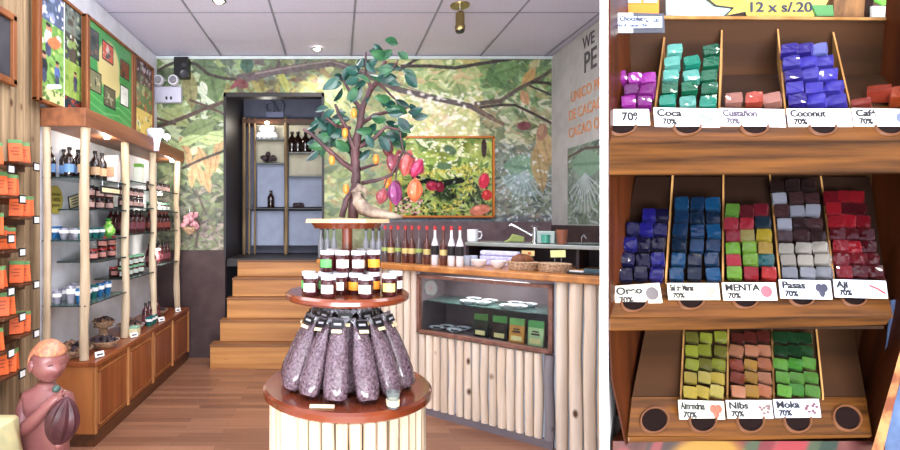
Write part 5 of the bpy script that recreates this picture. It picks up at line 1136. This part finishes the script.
# dividers
def divider(xf, yf, wf, xb, yt, wb, ht, hb=None, m_=None, sl=None):
    """upright board following the slope; front bottom pixel, rear top pixel"""
    a = R(xf, yf, wf); b_ = R(xb, yt, wb); th = .0035
    a2 = a+Vector((0, 0, ht)); b2 = b_-Vector((0, 0, hb or .10))
    MB().prism([a, a2, b_, b2], (th, 0, 0)).build('divider', m_ or M['rackpale'], rk, world=True)
for xf, xb, yt in ((653, 663.5, 37), (718, 721, 30), (785, 777, 29), (852, 832.5, 32)): divider(xf, 124, WS-.016, xb, yt, DB-.004, .014, .07)
for xf, xb, yt in ((665, 672, 172), (722, 722.5, 174), (779, 769, 174), (833, 820, 176)): divider(xf, 284, WS-.01, xb, yt, DB-.012, .012, .05)
for xf, xb in ((680, 683.5), (726.5, 727.5), (773, 771), (822, 815)): divider(xf, 400, WS*.8-.004, xb, 324, DB-.02, .012, .03)
# chocolates
def foil(c, dk=.62, rough=.25, metal=.4):
    key = 'foil_%d_%d_%d' % tuple(c)
    return bpy.data.materials.get(key) or mat(key, c, rough, metal, c2=[x*dk for x in c], sc_=70, bump=.9, rnd=.25, coat=.3)
chp = {}
def choc_mesh(c, seed):
    rs_ = random.Random(seed); bm = bmesh.new(); bmesh.ops.create_cube(bm, size=1); bmesh.ops.subdivide_edges(bm, edges=bm.edges[:], cuts=3, use_grid_fill=True)
    for v in bm.verts:
        v.co = Vector((v.co.x, v.co.y, v.co.z))
        d = v.co.length; v.co *= 1-.07*max(0, (d-.6)/.27)
        v.co += Vector([rs_.uniform(-.022, .022) for _ in range(3)])
    me = bpy.data.meshes.new('chocolate'); bm.to_mesh(me); bm.free(); me.materials.append(foil(c)); return me
def chocs(name, comp, x0, x1, y0, xb0, xb1, yb, wf, wb, nrow, ncol, colf, sz, skip=(), jit=.95, tilt=.5, wo=.012):
    """bilinear pixel patch from front row (y0) to rear row (yb) laid on the slope"""
    for r in range(nrow):
        f = r/max(1, nrow-1)
        for c in range(ncol):
            if (r, c) in skip: continue
            g = (c+.5)/ncol; xa = x0+(x1-x0)*g; xb_ = xb0+(xb1-xb0)*g
            px = xa+(xb_-xa)*f+random.uniform(-jit, jit); py = y0+(yb-y0)*f+random.uniform(-jit, jit); w = wf+(wb-wf)*f-wo
            p = R(px, py, w); col = colf(r, c)
            key = (tuple(col), (r+c) % 2)
            if key not in chp: chp[key] = choc_mesh(col, hash(key) % 999)
            me = chp[key]; o = bpy.data.objects.new('chocolate', me); COL.objects.link(o)
            o.location = p; o.scale = sz; th = -math.atan2(p.x, p.y)
            o.rotation_euler = (Matrix.Rotation(th+random.uniform(-.16, .16), 3, 'Z') @ Matrix.Rotation(-tilt+random.uniform(-.09, .09), 3, 'X') @ Matrix.Rotation(random.uniform(-.1, .1), 3, 'Y')).to_euler()
            nm = {(0, 0, 0): ''}
            tag(o, '%s foil chocolate cube, %s row, %s column, %s' % (cname(col), ORD[r], ORD[c], comp), 'chocolate', name)
def cname(c):
    r, g, b_ = c
    names = {'magenta': (196, 40, 190), 'teal': (40, 190, 160), 'salmon': (226, 110, 90), 'violet-blue': (90, 80, 220), 'navy': (20, 20, 120), 'blue': (10, 100, 160), 'red': (200, 30, 40), 'lime green': (140, 210, 60), 'gold': (210, 190, 60), 'dark green': (10, 60, 40), 'silver': (200, 200, 210), 'dark brown': (70, 40, 40), 'copper': (190, 100, 60), 'olive': (130, 130, 40), 'green': (80, 170, 60), 'turquoise': (10, 120, 120), 'cream': (230, 210, 150)}
    return min(names, key=lambda k: sum((a-b2)**2 for a, b2 in zip(names[k], c)))
rc = random.choice
SZ = (.0212, .020, .0238)
chocs('magenta chocolates', 'front of the top left 70% compartment', 606, 652, 104, 612, 656, 80, WS, WS+.03, 2, 3, lambda r, c: rc([(214, 60, 210), (190, 40, 186)]), (.0225, .022, .024), skip=((0, 0),), tilt=.5)
chocs('magenta chocolates', 'rear of the top left 70% compartment', 609, 655, 92, 612, 656, 84, WS+.0, WS+.03, 1, 3, lambda r, c: rc([(176, 36, 170), (150, 26, 150)]), (.0225, .022, .024), skip=((0, 0),), tilt=.5, wo=.006)
chocs('teal chocolates', 'Coca compartment, top tier', 658, 717, 104, 665, 720, 52, WS, DB-.035, 5, 3, lambda r, c: rc([(130, 240, 220), (30, 190, 156), (6, 140, 96)]), (.0248, .021, .0250), skip=((4, 1),))
chocs('salmon chocolates', 'Custañon compartment, top tier', 723, 783, 101, 723, 783, 101, WS, WS, 1, 3, lambda r, c: rc([(250, 170, 150), (226, 90, 64)]), (.025, .021, .024))
chocs('violet chocolates', 'Coconut compartment, top tier', 787, 848, 103, 781, 826, 52, WS, DB-.035, 5, 3, lambda r, c: rc([(84, 74, 226), (140, 150, 246), (60, 40, 190)]), (.0248, .021, .0250))
chocs('red chocolates', 'loose in the middle of the Café compartment', 866, 890, 94, 866, 890, 94, WS+.02, WS, 1, 1, lambda r, c: (190, 66, 36), (.032, .026, .026), tilt=.9)
chocs('red chocolates', 'against the right side of the Café compartment', 893, 911, 96, 892, 905, 96, WS, WS, 1, 1, lambda r, c: (200, 80, 30), (.032, .026, .03), tilt=.6)
chocs('red chocolates', 'front left corner of the Café compartment', 853, 869, 105, 852, 864, 105, WS, WS, 1, 1, lambda r, c: (176, 66, 50), (.026, .022, .016), tilt=.6)
chocs('navy chocolates', 'Oreo compartment, middle tier', 617, 664, 275, 628, 668, 216, WS, DB-.05, 5, 3, lambda r, c: rc([(16, 14, 92), (10, 8, 60), (34, 30, 150)]), SZ, skip=((4, 0),))
chocs('blue chocolates', 'Sal de Maras compartment, middle tier', 668, 721, 275, 675, 721, 204, WS, DB-.045, 6, 3, lambda r, c: rc([(8, 62, 110), (14, 92, 146), (6, 40, 72)]), SZ)
mixc = {0: [(140, 200, 60), (200, 30, 44), (220, 50, 44)], 1: [(216, 40, 60), (150, 210, 60), (20, 120, 130)], 2: [(140, 210, 50), (150, 210, 60), (196, 160, 60)], 3: [(150, 24, 40), (190, 180, 110), (200, 176, 50)], 4: [(206, 60, 80), (206, 40, 60), (20, 50, 70)], 5: [(120, 180, 70), (120, 24, 40), (130, 20, 40)]}
chocs('mixed chocolates', 'MENTA compartment, middle tier', 725, 777, 274, 724, 768, 212, WS, DB-.045, 6, 3, lambda r, c: mixc[r][c], SZ)
chocs('silver chocolates', 'Pasas compartment, middle tier', 782, 833, 274, 770, 816, 187, WS, DB-.02, 8, 3, lambda r, c: rc([(226, 228, 240), (210, 204, 190), (190, 194, 206)]) if r < 3 else rc([(84, 52, 56), (206, 210, 230), (60, 36, 38)]), (.0212, .020, .0205), tilt=.45)
chocs('red chocolates', 'Ají compartment, middle tier', 837, 882, 273, 824, 862, 198, WS, DB-.03, 7, 3, lambda r, c: rc([(136, 12, 30), (96, 8, 22), (176, 22, 38)]), SZ)
BZ = (.0218, .020, .0225)
chocs('gold chocolates', 'Almendras compartment, bottom tier', 683, 724, 392, 686, 727, 338, WS*.8, DB-.03, 5, 3, lambda r, c: rc([(255, 236, 120), (244, 216, 84)]) if r < 2 else rc([(150, 146, 60), (112, 108, 44), (196, 206, 70)]), (.0198, .018, .0205), tilt=.42, wo=.009)
chocs('copper chocolates', 'Nibs compartment, bottom tier', 730, 771, 392, 730, 770, 338, WS*.8, DB-.03, 5, 3, lambda r, c: rc([(214, 130, 84), (176, 76, 44), (236, 160, 120), (226, 170, 70)]) if r < 4 else (110, 40, 30), (.0198, .018, .0205), tilt=.42, wo=.009)
chocs('green chocolates', 'Moka compartment, bottom tier', 776, 819, 391, 773, 812, 338, WS*.8, DB-.03, 5, 3, lambda r, c: rc([(130, 206, 80), (90, 180, 60)]) if r < 3 else rc([(50, 110, 50), (30, 80, 40), (120, 200, 90)]), (.0198, .018, .0205), tilt=.42, wo=.009)
# name cards
def card(px, py, wpx, hpx, w, l1, l2, nm, icon, skew=0, txt=(24, 22, 26), c=(222, 222, 222)):
    p = R(px, py, w); s = (YR+w)/F; W_, H_ = wpx*s, hpx*s
    t = thing('name_card', 'white handwritten name card reading %s in front of the %s chocolates' % (nm[0], nm[1]), 'name card', p); t.rotation_euler = (-.14, skew, 0)
    W_ *= 1.02; H_ *= 1.06
    MB().box((0, .0012, 0), (W_, .0022, H_)).build('card', flat(c, .35), t, bevel=.003)
    m_ = flat(txt)
    if l1: text(l1, H_*.5, m_, (-W_*.46, -.0006, H_*.2), (PI/2, 0, 0), t, depth=.0004, bold=.03, sx=min(1.15, (W_*.56)/(max(1, len(l1))*H_*.5*.52)))
    text(l2, H_*(.42 if l1 else .7), m_, (-W_*.42, -.0006, -H_*(.24 if l1 else 0)), (PI/2, 0, 0), t, depth=.0004, bold=.03)
    q = MB(); kind, ic = icon
    cx = W_*.3
    if kind == 'two': q.ball((cx-H_*.2, -.0006, 0), (H_*.22, .0008, H_*.26), 14); q.ball((cx+H_*.2, -.0006, 0), (H_*.22, .0008, H_*.26), 14)
    elif kind == 'line': q.tube([(cx-H_*.4, -.0008, H_*.2), (cx, -.0008, H_*.05), (cx+H_*.4, -.0008, -H_*.2)], H_*.05, 8)
    elif kind == 'many':
        for k in range(9): q.ball((cx+random.uniform(-.35, .35)*H_, -.0006, random.uniform(-.25, .25)*H_), (H_*.1, .0008, H_*.07), 8)
    elif kind == 'heart': q.ball((cx-H_*.13, -.0006, H_*.1), (H_*.2, .0008, H_*.22), 12); q.ball((cx+H_*.13, -.0006, H_*.1), (H_*.2, .0008, H_*.22), 12); q.ball((cx, -.0006, -H_*.14), (H_*.16, .0008, H_*.24), 12)
    else: q.ball((cx, -.0006, 0), (H_*.32, .0008, H_*.32), 16)
    q.build('drawing', flat(ic), t, smooth=True)
card(629, 117, 41, 16, WS-.033, '', '   70%', ('70%', 'magenta'), ('round', (250, 250, 250)), 0)
card(687, 117.5, 64, 19, WS-.033, 'Coca', ' 70%', ('Coca', 'teal'), ('many', (120, 180, 120)), .02)
card(753, 117.5, 64, 18, WS-.033, 'Custañon', '70%', ('Custañon', 'salmon'), ('two', (206, 160, 170)), .02, (70, 60, 76))
card(820, 117.5, 63, 18, WS-.033, 'Coconut', '70%', ('Coconut', 'violet-blue'), ('two', (150, 190, 190)), .0)
card(885, 117.5, 62, 18, WS-.033, 'Café', '70%', ('Café', 'loose red-brown'), ('two', (90, 100, 160)), .02)
card(638, 294.5, 46, 19, WS-.033, 'Oreo', '70%', ('Oreo', 'navy'), ('round', (90, 84, 84)), -.07, c=(206, 200, 180))
card(694, 291.5, 51, 16, WS-.033, 'Sal de Maras', '70%', ('Sal de Maras', 'blue'), ('heart', (206, 130, 120)), .0, c=(206, 200, 182))
card(750, 291.5, 53, 17, WS-.033, 'MENTA', '70%', ('MENTA', 'multicoloured'), ('round', (200, 80, 90)), .0, c=(210, 208, 196))
card(806, 289.5, 51, 18, WS-.033, 'Pasas', '70%', ('Pasas', 'silver'), ('heart', (50, 50, 66)), .02, c=(198, 206, 218))
card(861, 289, 52, 17, WS-.033, 'Ají', '70%', ('Ají', 'dark red'), ('line', (150, 50, 60)), .03, c=(200, 206, 220))
card(702, 410.5, 45, 18, WS*.8-.024, 'Almendras', '70%', ('Almendras', 'gold'), ('heart', (196, 80, 60)), .03, c=(200, 202, 184))
card(750, 409.5, 45, 17, WS*.8-.024, 'Nibs', '70%', ('Nibs', 'copper'), ('many', (110, 84, 84)), .0, c=(200, 202, 192))
card(797.5, 408.5, 45, 17, WS*.8-.024, 'Moka', '70%', ('Moka', 'green'), ('many', (100, 60, 70)), -.01, c=(196, 204, 222))
# things above the rack
def slab(name, label, cat, pts, w, c, th=.004, grp=None, m_=None):
    o = MB().prism([R(x, y, w) for x, y in pts], (0, th, 0)).build(name, m_ or flat(c, .5), None, origin=R(pts[-1][0], pts[-1][1], w)); tag(o, label, cat, grp); return o
sg2 = thing('offer_sign', 'yellow starburst price sign reading 12 x s/.20 behind the rack top', 'sign', R(762, 17, DB+.02))
MB().prism([R(x, y, DB+.022) for x, y in ((706, -2), (716, 6), (734, 8), (724, 17.5), (745, 12), (748, 18), (812, 18), (824, 8), (836, -14), (700, -14))], (0, .004, 0)).build('board', mat('yellow_board', (174, 160, 84), .5, c2=(150, 130, 56), sc_=10), sg2, world=True)
q = MB()
for pts in ([(706, -2), (716, 6), (733, 8), (724, 17)], [(724, 17), (745, 12.5), (745, 17)]): q.tube([R(x, y, DB+.0205) for x, y in pts], .0018, 6)
q.build('outline', M['ink'], sg2, world=True)
text('12 x s/.20', .0285, flat((36, 44, 66)), R(747.5, 7.5, DB+.0205), (PI/2, 0, 0), sg2, depth=.0004, sx=1.2, world=True, name='price_lettering')
slab('paper_sheet', 'pale blue paper sheet behind the rack left of the yellow sign', 'paper', [(667, -14), (745, -14), (731, 16.5), (667, 15)], DB+.03, (196, 226, 236))
pbx = thing('orange_box', 'orange printed box with small blue pictures above the top left compartment', 'box', R(632, 14, DB+.03))
MB().prism([R(609, -14, DB+.03), R(659, -14, DB+.03), R(659, 14, DB+.03), R(609, 14, DB+.03)], (0, .03, 0)).build('box', flat((230, 120, 30), .5), pbx, world=True)
q = MB()
for x0_, x1_ in ((610, 641), (644, 657)): q.prism([R(x0_, -14, DB+.028), R(x1_, -14, DB+.028), R(x1_, 2.5, DB+.028), R(x0_, 2.5, DB+.028)], (0, .003, 0))
q.build('pictures', flat((150, 180, 220), .4), pbx, world=True)
tg2 = thing('price_strip', 'pale blue shelf price strip reading 1.00 at the rack top left', 'price tag', R(635, 31, .06))
MB().prism([R(609, 12, .06), R(664, 13.5, .06), R(665, 32.5, .06), R(609, 33, .06)], (0, .005, 0)).build('holder', flat((70, 72, 80), .3), tg2, world=True)
MB().prism([R(609, 13, .057), R(633, 13, .057), R(633, 16, .057), R(609, 16, .057)], (0, .002, 0)).build('white_end', M['paper'], tg2, world=True)
MB().prism([R(609, 28.5, .057), R(633, 28.5, .057), R(633, 32.5, .057), R(609, 32.5, .057)], (0, .002, 0)).build('white_end', M['paper'], tg2, world=True)
MB().prism([R(609, 16, .056), R(662, 16.5, .056), R(662, 27.5, .056), R(609, 28, .056)], (0, .002, 0)).build('paper_strip', flat((200, 214, 240), .5), tg2, world=True)
text('YE Chocolate', .0118, flat((30, 34, 50)), R(611, 18.8, .055), (PI/2, 0, 0), tg2, depth=.0003, world=True, bold=.03); text('s/ 1.00', .011, flat((30, 34, 50)), R(646, 20.6, .055), (PI/2, 0, 0), tg2, depth=.0003, world=True, sx=.85); text('tableta de cacao 70g', .0085, flat((60, 64, 90)), R(610, 25.2, .055), (PI/2, 0, 0), tg2, depth=.0003, world=True, bold=.03)
slab('green_box', 'dark green tray edge right of the yellow sign', 'tray', [(812, 5), (833, 5), (834, 16), (817, 16)], DB+.018, (70, 120, 70))
slab('wood_block', 'rough brown wooden block standing behind the rack top', 'wood block', [(834, -14), (866, -14), (864, 17), (834, 17)], DB+.03, (120, 84, 50), .03, m_=mat('rough_block', (140, 100, 60), .7, c2=(70, 44, 26), sc_=30, stretch=(1, 1, .3), bump=.6))
slab('bright_green_bag', 'bright green packet edge at the top right corner', 'packet', [(875, -14), (893, -14), (892, 3), (884, 5), (876, 1)], DB+.03, (110, 210, 70))
slab('white_bottle', 'white and clear container behind the rack at the top right', 'container', [(872, 6), (890, 6), (889, 17), (872, 17)], DB+.034, (206, 206, 196))
slab('dark_pot', 'dark brown pot beside the wooden block behind the rack', 'pot', [(866, -14), (874, -14), (873, 17), (865, 17)], DB+.05, (60, 36, 30), .03)
# pedestal with a printed panel, blue cloth at the right
pd_ = thing('rack_pedestal', 'pedestal under the rack wrapped in a colourful pod print', 'pedestal', (R(750, 0, .05).x, YR+.06, 0))
zp2 = R(0, 444, 0).z-.003
q = MB(); q.prism([(R(612, 0, .02).x, YR+.02, 0), (R(885, 0, .02).x, YR+.02, 0), (R(868, 0, .15).x, YR+.15, 0), (R(632, 0, .15).x, YR+.15, 0)], (0, 0, zp2)); q.build('plinth_box', M['rackz'], pd_, world=True)
cv = Canvas(0, 0, 280, 60, .9, (76, 34, 26)); cv.noise(16, 12)
for _ in range(90): l = random.uniform(8, 26); cv.leaf(random.uniform(0, 280), random.uniform(0, 60), l, l*.35, random.uniform(-.6, .6), rc([(96, 26, 32), (112, 44, 46), (50, 66, 44), (44, 28, 26), (110, 80, 26), (26, 44, 36)]), None, .9)
cv.ell(90, 10, 50, 14, -.1, (136, 100, 30)); cv.ell(170, 12, 44, 12, -.5, (126, 40, 46)); cv.ell(40, 14, 24, 10, 0, (120, 32, 32))
xA, xB = R(613, 0, .018).x, R(884, 0, .018).x
cv.mesh('printed_panel', lambda x, y: Vector((xA+(xB-xA)*x/280, YR+.018, zp2-.30*y/60)), M['vc'], pd_)
q = MB(); rows = []
for i in range(8):
    z_ = R(0, 300+30*i, .06).z; rows.append([R(884-6*i/3+k*9, 300+30*i, .05)+Vector((0, .006*math.sin(k*1.9+i*.4), 0)) for k in range(8)])
q.loft(rows, closed=False); o = q.build('blue_cloth', mat('blue_denim', (84, 106, 142), .8, c2=(60, 78, 110), sc_=20), None, smooth=True); s = o.modifiers.new('t', 'SOLIDIFY'); s.thickness = .003
o.location += Vector((0.012, 0, 0)); tag(o, 'blue-grey cloth hanging at the right side of the rack', 'cloth')
